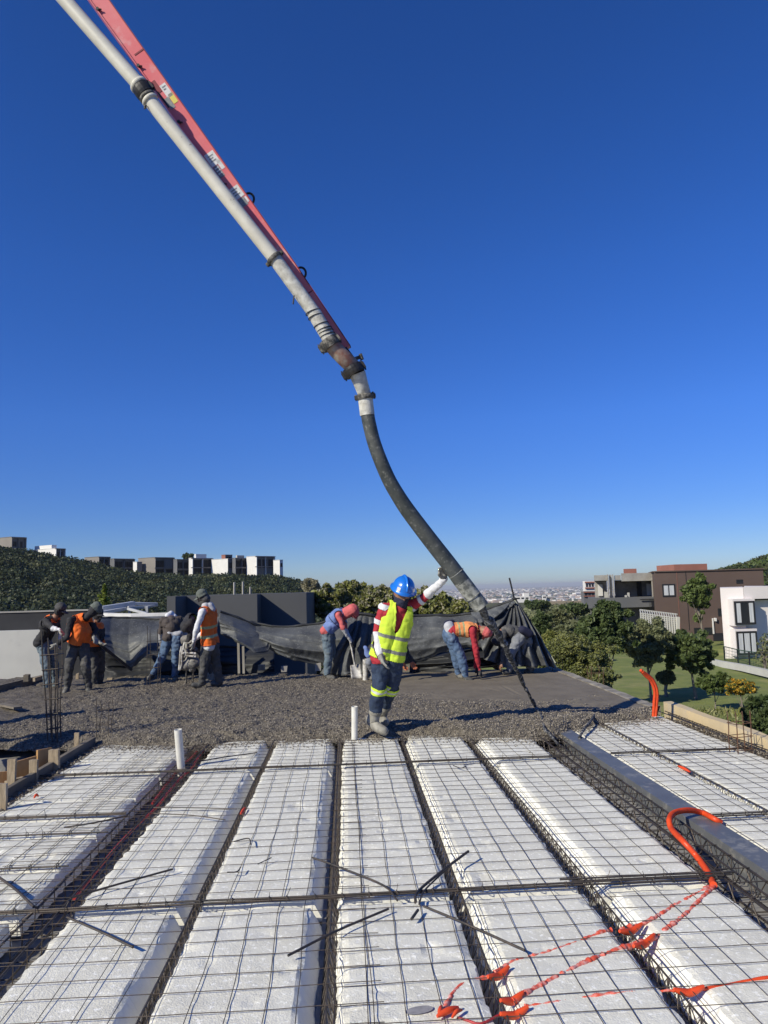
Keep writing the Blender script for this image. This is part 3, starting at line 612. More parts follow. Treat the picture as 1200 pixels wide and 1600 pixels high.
mb = MB(); cb(mb, 974, 889, 995, 897, d+4, 3); mb.build('brick_tower', M['brick'], o)
mb = MB()
for k in range(26): cb(mb, 1015+k*.35, 935.2, 1015.12+k*.35, 958, d-1, .05) if k % 3 == 0 else None
cb(mb, 1000, 936, 1022, 937, d-.9, .1); mb.build('railing', M['frame'], o)
# glazed lattice roof in front of brown house
o = empty('glazed_shed', P(1030, 985, 72)*[1, 1, 0]+[0, 0, -5.0], 'low whitish lattice-roofed shed in front of the brown house wall', 'shed')
mb = MB()
for k in range(16):
    a = P(1000+k*3.7, 953+k*.45, 76); b = P(1001+k*3.7, 958+k*.5, 72); mb.bar(a, b, .1, .1)
    c = P(1001+k*3.7, 958+k*.5, 72); e = c.copy(); e[2] = -4.8; mb.bar(c, e, .12, .1, up=(0, 1, 0))
for k in range(9):
    a = P(1001, 958+k*3.2, 72); b = P(1059, 966+k*3.0, 72); mb.bar(a, b, .1, .09)
mb.bar(P(1000, 953, 76), P(1058, 960, 76), .16, .16); mb.bar(P(1059, 964, 71.9), P(1059, 988, 71.9), .3, .3, up=(0, 1, 0)); mb.build('lattice', M['dirtywhite'], o)
mb = MB(); mb.add([P(1001, 958.5, 72.2), P(1059, 967, 72.2), P(1058, 990, 72.2), P(1001, 985, 72.2)], [(0, 1, 2, 3)]); mb.build('glazing', M['midwall'], o)
# white house on the right
d = 62.0; zt = P(1125, 919, d)[2]; zg = P(1133, 1020, d)[2]
o = empty('white_house', P(1150, 1020, d)*[1, 1, 0]+[0, 0, zg], 'white two-storey house with curtained black-framed windows at the right edge', 'house')
a = P(1125, 919, d); b = P(1161, 918, d-.6); b2 = P(1240, 916, d-.6)
mb = MB(); zc = P(1160, 936, d)[2]
ka = (a[1]+8)/a[1]
mb.hexa([(a[0], a[1], zg-.5), (b[0], b[1], zg-.5), (b[0]*ka+.1, b[1]+8.2, zg-.5), (a[0]*ka, a[1]+8, zg-.5), (a[0], a[1], zt), (b[0], b[1], zt), (b[0]*ka+.1, b[1]+8.2, zt), (a[0]*ka, a[1]+8, zt)])
mb.build('left_wing', M['pinkwall'], o)
def wbox(x0, x1, y0, y1, z0_, z1_):
    k0 = (y1-y0)*.14; return MB().hexa([(x0, y0, z0_), (x1, y0, z0_), (x1+k0, y1, z0_), (x0+(y1-y0)*x0/y0+.3, y1, z0_), (x0, y0, z1_), (x1, y0, z1_), (x1+k0, y1, z1_), (x0+(y1-y0)*x0/y0+.3, y1, z1_)])
mb = wbox(b[0]+.02, b2[0], b[1]+.7, b[1]+10, zg-.5, zc); mb.build('right_wing', M['pinkwall'], o)
mb = wbox(b[0]+.02, b2[0], b[1], b[1]+10, zc+.003, zt+.05); mb.build('roof_band', M['pinkwall'], o)
mb = MB(); mb.box(b[0]+.05, b2[0], b[1]+.68, b[1]+.75, zc-.12, zc-.003); mb.build('painted_shadow_line', M['frame'], o)  # black strip painting in the shadow line under the roof band
c0 = P(1146, 940, d-1.2)[:2]; c1 = P(1180, 940, d-1.2)[:2]
for (v1, v0, cu) in [(938, 977, [(.04, .32), (.72, .96)]), (985, 1024, [(.05, .93)])]:
    zz0 = P(1160, v0, d-1.2)[2]; zz1 = P(1160, v1, d-1.2)[2]
    mb = MB(); mb.box(c0[0]-.04, c1[0]+.04, c0[1]+.05, c0[1]+1.0, zz0-.03, zz1+.12); mb.build('bay', M['pinkwall'], o)
    add_window(o, np.array(c0), np.array([c1[0], c0[1]]), zz0, zz1, .02, .98, .03, .97, .14, curtain=cu, bars=2)
mb = MB(); mb.add([P(1187, 917, 70), P(1215, 906, 70), P(1240, 906, 74), P(1205, 919, 74)], [(0, 1, 2, 3)]); mb.add([P(1187, 917.5, 70), P(1215, 906.5, 70), P(1215, 919, 70), P(1187, 919, 70)], [(0, 1, 2, 3)]); mb.build('solar_panel', M['glass'], o)
# garden fence and retaining kerb
o = empty('garden_fence', P(1160, 1030, 55), 'green wire fence with dark posts in front of the white house', 'fence')
fp = [(1131, 1010, 1034, 60), (1152, 1015, 1039, 57), (1170, 1018, 1043, 54), (1193, 1021, 1049, 51), (1215, 1025, 1056, 48)]
for (u, v0, v1, dd) in fp:
    mb = MB(); a = P(u, v0, dd); b = P(u, v1, dd); b = np.array([a[0], a[1], b[2]-.2]); mb.bar(a, b, .09, .09, up=(0, 1, 0)); mb.build('post', M['frame'], o)
mb = MB()
for (q0, q1) in zip(fp[:-1], fp[1:]):
    a0, b0 = P(q0[0], q0[1], q0[3]), P(q0[0], q0[2], q0[3]); a1, b1 = P(q1[0], q1[1], q1[3]), P(q1[0], q1[2], q1[3])
    for t in np.linspace(0, 1, 6): mb.bar(a0+(b0-a0)*t, a1+(b1-a1)*t, .02 if t else .06, .02 if t else .06)
    for s in np.linspace(0, 1, 10)[1:-1]: mb.bar(a0+(a1-a0)*s, b0+(b1-b0)*s, .015, .015, up=(0, 1, 0))
M['fencegreen'] = mat('green_fence_wire', (0.03, 0.07, 0.05), rough=.5)
mb.build('wire_panel', M['fencegreen'], o)
o = empty('retaining_kerb', P(1150, 1045, 50), 'low pale stone kerb running under the garden fence', 'kerb')
mb = MB(); kp = [(1098, 1031, 60), (1125, 1037, 56), (1160, 1043, 52), (1200, 1052, 48), (1240, 1062, 44)]
for (q0, q1) in zip(kp[:-1], kp[1:]): mb.bar(P(*q0), P(*q1), .35, .45)
mb.build('kerb_stone', M['dirtywhite'], o)
# small far houses in the gap
for (u0, v0, u1, v1, dd, mm, lab) in [(914, 908, 929, 924, 190, 'whitewall', 'white house with red terrace bands just left of the unfinished concrete house'),
        (912, 924, 930, 935, 175, 'darkwall', 'dark boxy house under the white house with red bands'),
        (806, 932, 828, 939, 395, 'whitewall', 'long low white house on the plateau right of the cloth peak'),
        (848, 930, 853, 938, 380, 'whitewall', 'tiny white tank house, left of the pair on the plateau'),
        (855, 932, 861, 938, 382, 'dirtywhite', 'tiny cream tank house, right of the pair on the plateau')]:
    a = P(u0, v0, dd); b = P(u1, v1, dd)
    o = empty('far_house', (a[0], a[1], b[2]), lab, 'house', 'small houses in the valley gap')
    mb = MB(); mb.box(a[0], b[0], a[1], a[1]+(b[0]-a[0])*.8, b[2]-3, a[2]); mb.build('walls', M[mm], o)
    mb = MB()
    for k in range(3):
        x0 = a[0]+(b[0]-a[0])*(.08+.31*k); mb.box(x0, x0+(b[0]-a[0])*.2, a[1]-.08, a[1]+.02, b[2]+(a[2]-b[2])*.45, b[2]+(a[2]-b[2])*.75)
    mb.build('windows', M['frame'], o)
    if 'red' in lab and 'white house with' in lab:
        mb = MB()
        for k in (0.28, .82): mb.box(a[0]-.1, b[0]+.1, a[1]-.4, a[1]-.1, b[2]+(a[2]-b[2])*k, b[2]+(a[2]-b[2])*(k+.12))
        mb.build('terrace_band', M['brick'], o)
    if 'long low' in lab:
        mb = MB(); c = P(819, 927, dd); e = P(827, 932, dd); mb.box(c[0], e[0], c[1]+.5, c[1]+4, e[2]+.01, c[2]); mb.build('upper_floor', M['whitewall'], o)

# ================================================================== NEIGHBOUR WALLS
ZE = -0.06           # top of the foam blocks
o = empty('grey_parapet', P(400, 980, 20)*[1, 1, 0], 'dark grey rendered parapet box of the neighbouring roof, behind the shade cloth', 'wall')
xa = P(268, 932, 19.0); xb = P(327, 930, 21.2); xc = P(478, 926, 21.2); xd = P(492, 926, 22.6)
zp = xc[2]
mb = MB(); mb.box(xb[0]-1.2, xc[0], xb[1], xb[1]+6.0, -4.5, zp); mb.build('front_wall', M['greywall'], o)
mb = MB(); w_ = P(274, 932, 19)[0]-xa[0]
mb.box(xa[0], xa[0]+w_, xa[1], xb[1]-.003, -4.5, zp-.003); mb.build('return_wall', M['greywall'], o)
mb = MB(); mb.box(xa[0]+w_+.003, xc[0]-1.3, xb[1]-.9, xb[1]-.004, -4.5, zp-.006); mb.build('recess_wall', M['greywall'], o)
for i, (u, vt) in enumerate([(366, 910), (379.5, 909), (391, 917)]):
    o = tag(MB().tube([P(u, 935, 21.6), P(u, vt, 21.6)], .03, 6).build('vertical_pipe', M['oldconc']), ['leftmost of the three thin pipes sticking up from the grey parapet', 'middle and tallest of the three thin pipes on the grey parapet', 'short rightmost thin pipe on the grey parapet'][i], 'pipe', 'thin pipes on the grey parapet')
o = empty('boundary_wall', P(30, 1030, 17)*[1, 1, 0], 'off-white boundary wall beyond the left deck edge', 'wall')
a = P(68, 984, 17.3); b = P(-260, 995, 17.3)
mb = MB(); mb.box(b[0], a[0], a[1], a[1]+.2, -4.8, a[2]); mb.build('rendered_wall', M['dirtywhite'], o)
o = empty('dark_side_wall', P(30, 970, 20)*[1, 1, 0], 'black-painted wall with a pale coping above the off-white boundary wall', 'wall')
a = P(150, 954, 20.5); b = P(-300, 966, 20.5)
mb = MB(); mb.box(b[0], a[0], a[1], a[1]+.25, -4.8, a[2]); mb.build('wall_face', M['blackwall'], o)
mb = MB(); mb.box(b[0], a[0], a[1]-.03, a[1]+.3, a[2]+.002, a[2]+.04); mb.build('coping', M['oldconc'], o)
# aluminium frame roof behind the cloth
o = empty('pergola_frame', P(200, 965, 18)*[1, 1, 0], 'pale aluminium lean-to frame standing behind the left end of the shade cloth', 'frame')
mb = MB()
for (p, q, t) in [((158, 951, 18), (208, 943, 19), .11), ((158, 958, 17.6), (195, 951, 18.6), .08), ((208, 943, 19), (246, 944, 19.4), .07), ((200, 949, 18.6), (233, 948.5, 19), .06), ((200, 951, 18.5), (230, 959, 18.2), .06), ((229.5, 947, 18.9), (229.5, 960, 18.9), .06), ((202, 948, 18.7), (202, 962, 18.7), .05), ((193, 952, 18.5), (246, 946, 19.4), .04)]:
    mb.bar(P(*p), P(*q), t, t, up=(0, 1, 0.1))
mb.build('beams', M['alu'], o)
tag(MB().tube([P(150, 962, 16.2), P(205, 963.5, 16.2), P(262, 962, 16.4)], .07, 8).build('horizontal_pipe', M['pvc']), 'long white pipe laid level along the top of the left shade cloth', 'pipe')

# ================================================================== BUILDING UNDER THE DECK
XL, XR, YF, YB = -6.6, 4.12, 0.9, 15.4
def poly_slab(name, pts, z0, z1, m_):
    n = len(pts); V = [(*p, z0) for p in pts]+[(*p, z1) for p in pts]
    me = bpy.data.meshes.new(name); me.from_pydata(V, [], [list(range(n))[::-1], list(range(n, 2*n))]+[(i, (i+1) % n, (i+1) % n+n, i+n) for i in range(n)]); me.materials.append(m_)
    return link_mesh(name, me)
g = poly_slab('deck_floor', [(-3.02, YF), (4.28, YF), (4.28, 15.3), (-9.4, 16.6), (-9.4, 4.0), (-4.4, 4.0), (-4.4, 9.05), (-3.02, 9.05)], -.42, -.21, M['precast']); tag(g, kind='structure')  # left strip added out of view to carry the shadow-casting figures
o = empty('building_below', (0, 8, -5), 'plain block walls carrying the unfinished deck', 'building')
mb = MB()
mb.box(4.05, 4.25, YF+.1, 15.1, -5.2, -.425); mb.box(-3.0, 4.04, YF+.1, YF+.3, -5.2, -.425); mb.box(-3.25, -3.02, YF+.1, 9.0, -5.2, -.5); mb.box(-9.3, 4.0, 15.0, 15.2, -5.2, -.425)
mb.box(-9.3, -9.1, 3, 14.9, -5.2, -.425); mb.box(-9.0, -3.3, 3.0, 3.2, -5.2, -.5); mb.build('walls', M['oldconc'], o)
mb = MB(); mb.box(-9.0, -3.27, 3.3, 9.0, -3.0, -2.85); mb.build('lower_floor', M['oldconc'], o)

# ================================================================== WET CONCRETE
fx = [-9.3, -4.5, -3.6, -2.95, -2.5, -1.7, -1.2, -.6, -.13, .3, .7, 1.1, 1.5, 1.9, 2.3, 2.6, 3.0, 3.4, 3.95]
fy = [9.15, 9.1, 9.0, 8.98, 8.72, 8.62, 8.78, 8.70, 8.72, 8.66, 8.78, 8.74, 8.46, 8.40, 8.45, 8.75, 9.0, 9.15, 9.42]
def yback(x): return np.interp(x, [-9.3, -6.3, -1.8, .2, 3.95], [16.4, 16.0, 15.3, 14.8, 14.8])
nx = 700; ny = 330
xs = np.concatenate([np.linspace(-9.3, -4.6, 90)[:-1], np.linspace(-4.6, 3.95, nx)]); nx = len(xs)
t = np.linspace(0, 1, ny)**1.55
Xc, Tc = np.meshgrid(xs, t, indexing='ij')
yf = np.interp(Xc, fx, fy); yf = yf+.05*noise(np.stack([Xc, 0*Xc, 0*Xc], -1), 4.5, 3)+.035*noise(np.stack([Xc, 0*Xc, 0*Xc], -1), 14, 4)
Yc = yf+(yback(Xc)-yf)*Tc
p3 = np.stack([Xc, Yc, 0*Xc], -1)
smooth_w = sst(-.9, .9, (Yc-11.2)+.55*(Xc-1.6)+.7*noise(p3, .9, 8)+.5*noise(p3, 2.7, 9)+.35*noise(p3, 8, 9))*sst(-1.0, 1.2, Xc)      # trowelled strip at the back right
rough_w = 1-.9*smooth_w
Zc = .032*fbm(p3, 1.1, 3, 1)*rough_w+rough_w*(.018*noise(p3, 7, 2)+.013*noise(p3, 17, 3)+.010*noise(p3, 33, 4)+.006*np.abs(noise(p3, 60, 5)))
Zc = Zc+.014*noise(p3*[1, 2.2, 1], 2.2, 9)*sst(10, 11.5, Yc)*(1-smooth_w)
dist_f = (Yc-yf)
edge = np.exp(-dist_f/.11); Zc = Zc*(1-.3*edge)-.115*edge+.02*np.exp(-((dist_f-.35)/.2)**2)*rough_w
Zc = Zc+.012*np.exp(-((Xc-3.9)/.2)**2)*0
for _k in range(34):      # boot prints and rake gouges
    px_, py_ = rng.uniform(-4.6, 3.2), rng.uniform(9.1, 13.5); an_ = rng.random()*3.14; a_, b_ = (.15, .055) if _k % 3 else (.5, .035)
    dx_, dy_ = Xc-px_, Yc-py_; u_ = dx_*math.cos(an_)+dy_*math.sin(an_); w_ = -dx_*math.sin(an_)+dy_*math.cos(an_)
    rr2 = (u_/a_)**2+(w_/b_)**2; Zc = Zc-(.035*np.exp(-rr2)-.012*np.exp(-(np.sqrt(rr2)-1.5)**2*4))*(rough_w*.8+.1)
conc = MB(); conc.grid(np.stack([Xc, Yc, Zc], -1))
me_mid = (smooth_w+.35*noise(p3, 19, 12)+.2*noise(p3, 45, 13) > .55)[:-1, :-1].reshape(-1)
Vc = np.concatenate(conc.v); Qc = np.concatenate(conc.q)
g = link_mesh('wet_concrete', mesh_from('wet_concrete', Vc, Qc, [M['conc'], M['conc_smooth']], me_mid.astype(int), smooth=True)); tag(g, kind='structure')
def zc_at(x, y):
    i = int(np.clip(np.searchsorted(xs, x), 0, nx-1)); j = int(np.argmin(np.abs(Yc[i]-y))); return Zc[i, j]
# aggregate
def pebbles(name, X, Y, Z, s, m_, label, cat):
    n = len(X); oc = np.array([(1, 0, 0), (0, 1, 0), (-1, 0, 0), (0, -1, 0), (0, 0, .8), (0, 0, -.8)], float)
    V = np.stack([X, Y, Z], -1)[:, None, :]+oc[None]*s[:, None, None]*(.6+.8*rng.random((n, 6, 1)))
    an = rng.random(n)*6.28; 
    T = np.array([(0, 1, 4), (1, 2, 4), (2, 3, 4), (3, 0, 4), (1, 0, 5), (2, 1, 5), (3, 2, 5), (0, 3, 5)]); T = (T[None]+6*np.arange(n)[:, None, None]).reshape(-1, 3)
    o = link_mesh(name, mesh_from(name, V.reshape(-1, 3), T, m_)); return tag(o, label, cat, kind='stuff')
n = 42000
ix = rng.integers(90, nx, n); jy = (rng.random(n)**1.25*(ny-1)).astype(int)
kp_ = rough_w[ix, jy]+.3*rng.random(n) > .6
ix, jy = ix[kp_], jy[kp_]; X0 = Xc[ix, jy]+rng.normal(size=len(ix))*.01; Y0 = Yc[ix, jy]; Z0 = Zc[ix, jy]+.002
s0 = .006+.009*rng.random(len(ix))**2
# crumbs spilled over the foam in front
n2 = 4200; xx = -2.9+6.8*rng.random(n2); dd = -np.abs(rng.exponential(.11, n2)); yy = np.interp(xx, fx, fy)+dd+.02
X0 = np.concatenate([X0, xx]); Y0 = np.concatenate([Y0, yy]); Z0 = np.concatenate([Z0, np.full(n2, ZE+.004)]); s0 = np.concatenate([s0, .004+.007*rng.random(n2)**2])
n3 = 5200; side = rng.random(n3); xx = np.where(side < .55, rng.uniform(-2.93, -2.83, n3), rng.uniform(3.99, 4.11, n3)); X0 = np.concatenate([X0, xx]); Y0 = np.concatenate([Y0, rng.uniform(3.0, 9.2, n3)])
Z0 = np.concatenate([Z0, np.full(n3, -.10)+.05*rng.random(n3)]); s0 = np.concatenate([s0, .006+.014*rng.random(n3)**2])
pebbles('aggregate', X0, Y0, Z0, s0, M['stone'], 'wet grey gravel aggregate scattered through the rough concrete and over its crumbling edge', 'aggregate')

# ================================================================== FOAM BLOCKS
def foam(x0, x1, y0, y1, label, slL=.045, slR=.045, seed=0):
    nxx = max(8, int((x1-x0)/.026)); nyy = max(6, int((y1-y0)/.026)); hgt = .125
    u = np.linspace(0, 1, nxx); v = np.linspace(0, 1, nyy)
    UU, VV = np.meshgrid(u, v, indexing='ij'); Xg = x0+(x1-x0)*UU; Yg = y0+(y1-y0)*VV
    p = np.stack([Xg, Yg, 0*Xg], -1)
    z = ZE+.0035*noise(p, 3, seed)+.0022*noise(p, 13, seed+1)
    chip = np.clip(noise(p, 8, seed+2)-.52, 0, 1)*.03; z = z-chip
    ed = np.minimum(np.minimum(UU*(x1-x0), (1-UU)*(x1-x0)), np.minimum(VV*(y1-y0), (1-VV)*(y1-y0)))
    z = z-.010*np.exp(-ed/.012)*(1+1.0*noise(p, 11, seed+3))
    jx = .008*noise(np.stack([0*Xg+(UU > .5)*9, Yg, 0*Xg], -1), 11, seed+4)+.010*noise(np.stack([0*Xg+(UU > .5)*9, Yg, 0*Xg], -1), 34, seed+5)
    jy_ = .006*noise(np.stack([Xg, 0*Xg+(VV > .5)*9, 0*Xg], -1), 12, seed+6)
    Xg = Xg+jx*np.exp(-np.minimum(UU, 1-UU)*(x1-x0)/.02); Yg = Yg+jy_*np.exp(-np.minimum(VV, 1-VV)*(y1-y0)/.02)
    A = np.stack([Xg, Yg, z], -1)
    # side skirts
    def skirt(line, off): 
        rows = [line]
        for k in (1, 2, 3):
            q = line+np.array(off)*(k/3)*[1, 1, 0]; q[:, 2] = line[:, 2]+(ZE-hgt-line[:, 2])*k/3
            q[:, :2] += (.003*noise(q, 20, seed+7))[:, None]*np.sign(np.array(off[:2])) ; rows.append(q)
        return np.stack(rows)
    mb = MB(); mb.grid(A); mb.m = 1
    mb.grid(skirt(A[0], (-slL, 0, 0))); mb.grid(skirt(A[-1], (slR, 0, 0))[:, ::-1])
    mb.grid(skirt(A[:, 0], (0, -.004, 0))[:, ::-1]); mb.grid(skirt(A[:, -1], (0, .004, 0)))
    zb_ = ZE-hgt
    for (i_, j_, sg) in ((0, 0, -slL), (-1, 0, slR), (0, -1, -slL), (-1, -1, slR)):
        q = A[i_, j_]; T = (0, 1, 2) if (i_ == 0) == (j_ == 0) else (2, 1, 0)
        mb.add([q, [q[0]+sg, q[1], zb_], [q[0], q[1], zb_]], None, [T])
    o = mb.build('foam_block', [M['eps'], M['epsclean']], smooth=False)
    return tag(o, label, 'foam block', 'white foam void blocks between the ribs')
cols = [(-1.52, -.98, 'second column from left'), (-.835, -.235, 'third column from left'), (-.055, .54, 'column just right of centre rib'), (.67, 1.275, 'fifth column from left'), (1.47, 2.03, 'column beside the steel-beam cage')]
rows = [(1.0, 4.255, 'nearest row'), (4.345, 7.375, 'middle long row'), (7.465, 9.4, 'far row touching the concrete')]
for ci, (a, b, lc) in enumerate(cols):
    for ri, (c, d, lr) in enumerate(rows):
        foam(a, b, c, d, 'white foam block, '+lr+', '+lc, slL=(.02, .02, .04, .06, .085)[ci], slR=(.065, .065, .03, .03, .03)[ci], seed=ci*10+ri*3)
ycut = [1.0, 2.0, 2.75, 3.45, 4.25, 4.34, 4.97, 5.63, 6.05, 6.6, 7.38, 7.46, 8.1, 9.3]
for i in range(len(ycut)-1):
    if ycut[i+1]-ycut[i] < .2: continue
    nm = ['lowest', 'second lowest', 'third lowest', 'fourth lowest', 'skip', 'fifth lowest', 'sixth lowest', 'narrow seventh', 'eighth', 'ninth', 'skip', 'tenth', 'topmost'][i]
    foam(-2.86, -1.84, ycut[i]+.008, ycut[i+1]-.008, 'dirty crosswise foam block, %s of those left of the deep beam' % nm, slL=.02, slR=.02, seed=60+i)
for ci, (a, b, lc) in enumerate([(2.63, 3.02, 'narrow column right of steel beam'), (3.10, 3.98, 'wide column beside right deck edge')]):
    for ri, (c, d, lr) in enumerate([(1.0, 3.3, 'nearest the camera'), (3.36, 5.37, 'below the orange loop end'), (5.45, 7.42, 'between cross-bar lines'), (7.50, 9.5, 'far one')]):
        foam(a, b, c, d, 'white foam block, '+lr+', '+lc, slL=.02, slR=.02, seed=90+ci*9+ri)

# ================================================================== JOISTS AND CAGES
def joist(x, label, y0=1.0, y1=9.2, base=True, w=.030, zt=-.055, zb=-.165, group='lattice joists between the foam blocks', name='lattice_joist'):
    o = empty(name, (x, y0, zb), label, 'joist', group)
    n = int((y1-y0)/.10)
    ys = np.linspace(y0, y1, 2*n+1)
    mb = MB(); pts = np.stack([x+.004*noise(np.stack([ys*0, ys, ys*0], -1), 1.3, int(x*10)), ys, zt+.004*noise(np.stack([ys, ys, ys*0], -1), 1.1, 5)], -1)
    mb.tube(pts, .0050, 5); mb.build('top_bar', M['rebar'], o)
    for s in (-1, 1):
        mb = MB(); mb.tube([(x+s*w, y0, zb), (x+s*w, y1, zb)], .0045, 5); mb.build('bottom_bar', M['rebar'], o)
    for s in (-1, 1):
        mb = MB(); z = np.where(np.arange(2*n+1) % 2, zb, zt); xx_ = np.where(np.arange(2*n+1) % 2, x+s*w, x)
        mb.tube(np.stack([xx_, ys, z], -1), .0028, 4); mb.build('lacing', M['rebar'], o)
    if base:
        mb = MB(); mb.box(x-.055, x+.055, y0, y1, -.205, -.172); mb.build('concrete_base', M['precast'], o)
    return o
joist(-.875, 'lattice joist in the rib left of the third foam column')
joist(-.12, 'lattice joist in the centre rib, directly below the white pipe stub by the worker')
joist(.60, 'lattice joist in the rib just right of the centre foam column')
joist(1.35, 'lattice joist in the rib crossed by the orange conduits')
joist(3.06, 'lattice joist in the narrow rib right of the grey steel beam', zt=-.05)
def cage(x0, x1, label, y0=1.0, y1=9.3, z0=-.185, z1=-.05, step=.15, lac=False, rs=.0042, name='rebar_cage'):
    o = empty(name, ((x0+x1)/2, y0, z0), label, 'rebar cage', 'rebar cages in the beams')
    for (x, z) in [(x0, z1), (x1, z1), (x0, z0), (x1, z0), ((x0+x1)/2, z0)]+([((x0+x1)/2, z1)] if x1-x0 > .2 else []):
        ys = np.linspace(y0, y1, 40); pts = np.stack([x+.006*noise(np.stack([ys, ys*0+x*9, ys*0], -1), .9, 1), ys, z+.005*noise(np.stack([ys, ys*0+x*9, ys*0+z*9], -1), .9, 2)], -1)
        MB().tube(pts, .0065, 5).build('long_bar', M['rebar'], o)
    for k in range(int((y1-y0)/step)):
        mb = MB(); y = y0+.05+k*step+rng.normal()*.012; q = rng.normal()*.006
        mb.tube([(x0-.006, y, z0-.006), (x0-.006, y+q, z1+.008), (x1+.006, y+q, z1+.008), (x1+.006, y, z0-.006), (x0-.006, y, z0-.006)], rs, 4)
        if rng.random() < .8: mb.tube([(x0-.006, y+q, z1+.008), (x0+.02+.02*rng.random(), y+q+.02, z1+.02+.02*rng.random())], .003, 4)
        mb.build('stirrup', M['rebar'], o)
    if lac:
        for x in (x0-.012, x1+.012):
            n = int((y1-y0)/.115); ys = np.linspace(y0, y1, n)
            MB().tube(np.stack([np.full(n, x), ys, np.where(np.arange(n) % 2, z0+.01, z1-.004)], -1), .0045, 4).build('lacing', M['rebar'], o)
    return o
cage(-1.745, -1.60, 'deep stirrup cage lying in the wide left beam with the red conduit')
cage(2.13, 2.33, 'laced stirrup cage in the trough between the foam and the grey steel beam', z0=-.20, lac=True, step=.2)
cage(4.0, 4.08, 'slim rebar cage along the right deck edge beside the cream board', z0=-.14, z1=-.02, step=.2, y1=9.6)
# grey steel beam
o = empty('steel_beam', (2.49, 4, -.3), 'long grey painted steel beam lying flush between the rebar cage and the right foam blocks', 'beam')
mb = MB(); mb.box(2.40, 2.575, 1.0, 8.75, -.40, -.040); mb.build('box_section', M['steelgrey'], o)
# cross bars
def crossbars(x0, x1, y, label, nb=2, z=-.042, ties=.16, slope=0.0):
    o = empty('crossbar_bundle', ((x0+x1)/2, y, z), label, 'rebar', 'bundled bars laid across the foam blocks')
    for k in range(nb):
        xs_ = np.linspace(x0-.1*rng.random(), x1+.05*rng.random(), 30); yo = y+(k-(nb-1)/2)*.012
        pts = np.stack([xs_, yo+slope*(xs_-x0)+.006*noise(np.stack([xs_, xs_*0+k, xs_*0], -1), 1.2, 3), z+.008*(k % 2)+.004*noise(np.stack([xs_, xs_*0+k*3, xs_*0], -1), 1.5, 4)], -1)
        MB().tube(pts, .0056, 6).build('bar', M['rebar'], o)
    x = x0+.05
    while x < x1:
        mb = MB(); r_ = .012; an = np.linspace(0, 2*math.pi, 8)
        yy_ = y+slope*(x-x0)
        mb.tube(np.stack([x+.003*np.cos(an*2), yy_+(r_+.009)*np.cos(an), z+.004+(r_+.002)*np.sin(an)], -1), .0025, 4)
        mb.tube([(x, yy_, z+.014), (x+.012*rng.normal(), yy_+.015*rng.normal(), z+.03+.02*rng.random())], .0018, 3)
        x += ties*(.6+.8*rng.random()); mb.build('wire_tie', M['rebar'], o)
    return o
crossbars(-2.95, 2.08, 4.30, 'tied pair of bars crossing all foam columns nearest the camera', slope=.004)
crossbars(-2.95, 2.08, 7.42, 'tied pair of bars crossing the foam columns close to the wet concrete')
crossbars(2.62, 4.05, 5.41, 'tied pair of bars starting at the orange loop end, right of the steel beam')
crossbars(2.62, 4.05, 7.46, 'tied pair of bars at right between steel beam and deck edge near the concrete')
crossbars(-2.95, -1.8, 6.07, 'tied bars across the left crosswise blocks, upper line', nb=2)
crossbars(-2.95, -1.8, 5.64, 'single tied bar across the left crosswise blocks, below the upper line', nb=1)
crossbars(-2.95, -1.8, 4.98, 'single tied bar across the left crosswise blocks, lower line', nb=1)
crossbars(1.25, 2.15, 4.34, 'short extra lap bars tied beside the rib with the orange conduits', nb=2, z=-.03)
# wire mesh sheets
def meshsheet(x0, x1, y0, y1, label, z=-.053, sp=.150, seed=1, rot=0.0, wav=.006, skip=0.0, r=.0020):
    rr_ = np.random.default_rng(seed); mb = MB()
    nxw = int((x1-x0)/sp)+1; nyw = int((y1-y0)/sp)+1
    def warp(X, Y, s):
        p = np.stack([X, Y, 0*X], -1)
        zz = z+.005*noise(p, 2.0, seed)+.003*noise(p, 6, seed+1)
        xx = X+wav*1.6*noise(p+s, 1.3, seed+2)+wav*.6*noise(p+s, 5, seed+3); yy_ = Y+wav*1.3*noise(p+s, 1.3, seed+4)
        cx_, cy_ = (x0+x1)/2, (y0+y1)/2; c, s_ = math.cos(rot), math.sin(rot)
        return np.stack([cx_+(xx-cx_)*c-(yy_-cy_)*s_, cy_+(xx-cx_)*s_+(yy_-cy_)*c, zz], -1)
    for i in range(nxw):
        if rr_.random() < skip: continue
        Y = np.arange(y0-.04, y1+.04, .09); X = np.full(len(Y), x0+i*sp+.006*rr_.normal())
        mb.tube(warp(X, Y, i*.07), r, 4, cap=False)
    o = empty('wire_mesh', ((x0+x1)/2, (y0+y1)/2, z), label, 'wire mesh', 'welded wire mesh sheets over the foam')
    mb.build('long_wires', M['wire'], o); mb = MB()
    for j in range(nyw):
        if rr_.random() < skip: continue
        X = np.arange(x0-.04, x1+.04, .09); Y = np.full(len(X), y0+j*sp+.006*rr_.normal())
        P_ = warp(X, Y, j*.05+30); P_[:, 2] += .003; mb.tube(P_, r, 4, cap=False)
    mb.build('cross_wires', M['wire'], o)
    return o
meshsheet(-.10, 2.2, 1.0, 8.9, 'welded wire mesh sheet covering the centre and right foam columns', seed=1)
meshsheet(-2.2, .08, 1.0, 8.8, 'welded wire mesh sheet covering the columns left of the centre rib', seed=2, rot=.006, z=-.051, wav=.009)
meshsheet(-2.95, -1.60, 1.2, 8.9, 'wavy overlapping wire mesh sheet over the crosswise blocks at left', seed=3, rot=-.012, z=-.049, wav=.014)
meshsheet(2.62, 4.02, 1.0, 9.3, 'welded wire mesh sheet right of the grey steel beam', seed=4, rot=-.004, z=-.051)

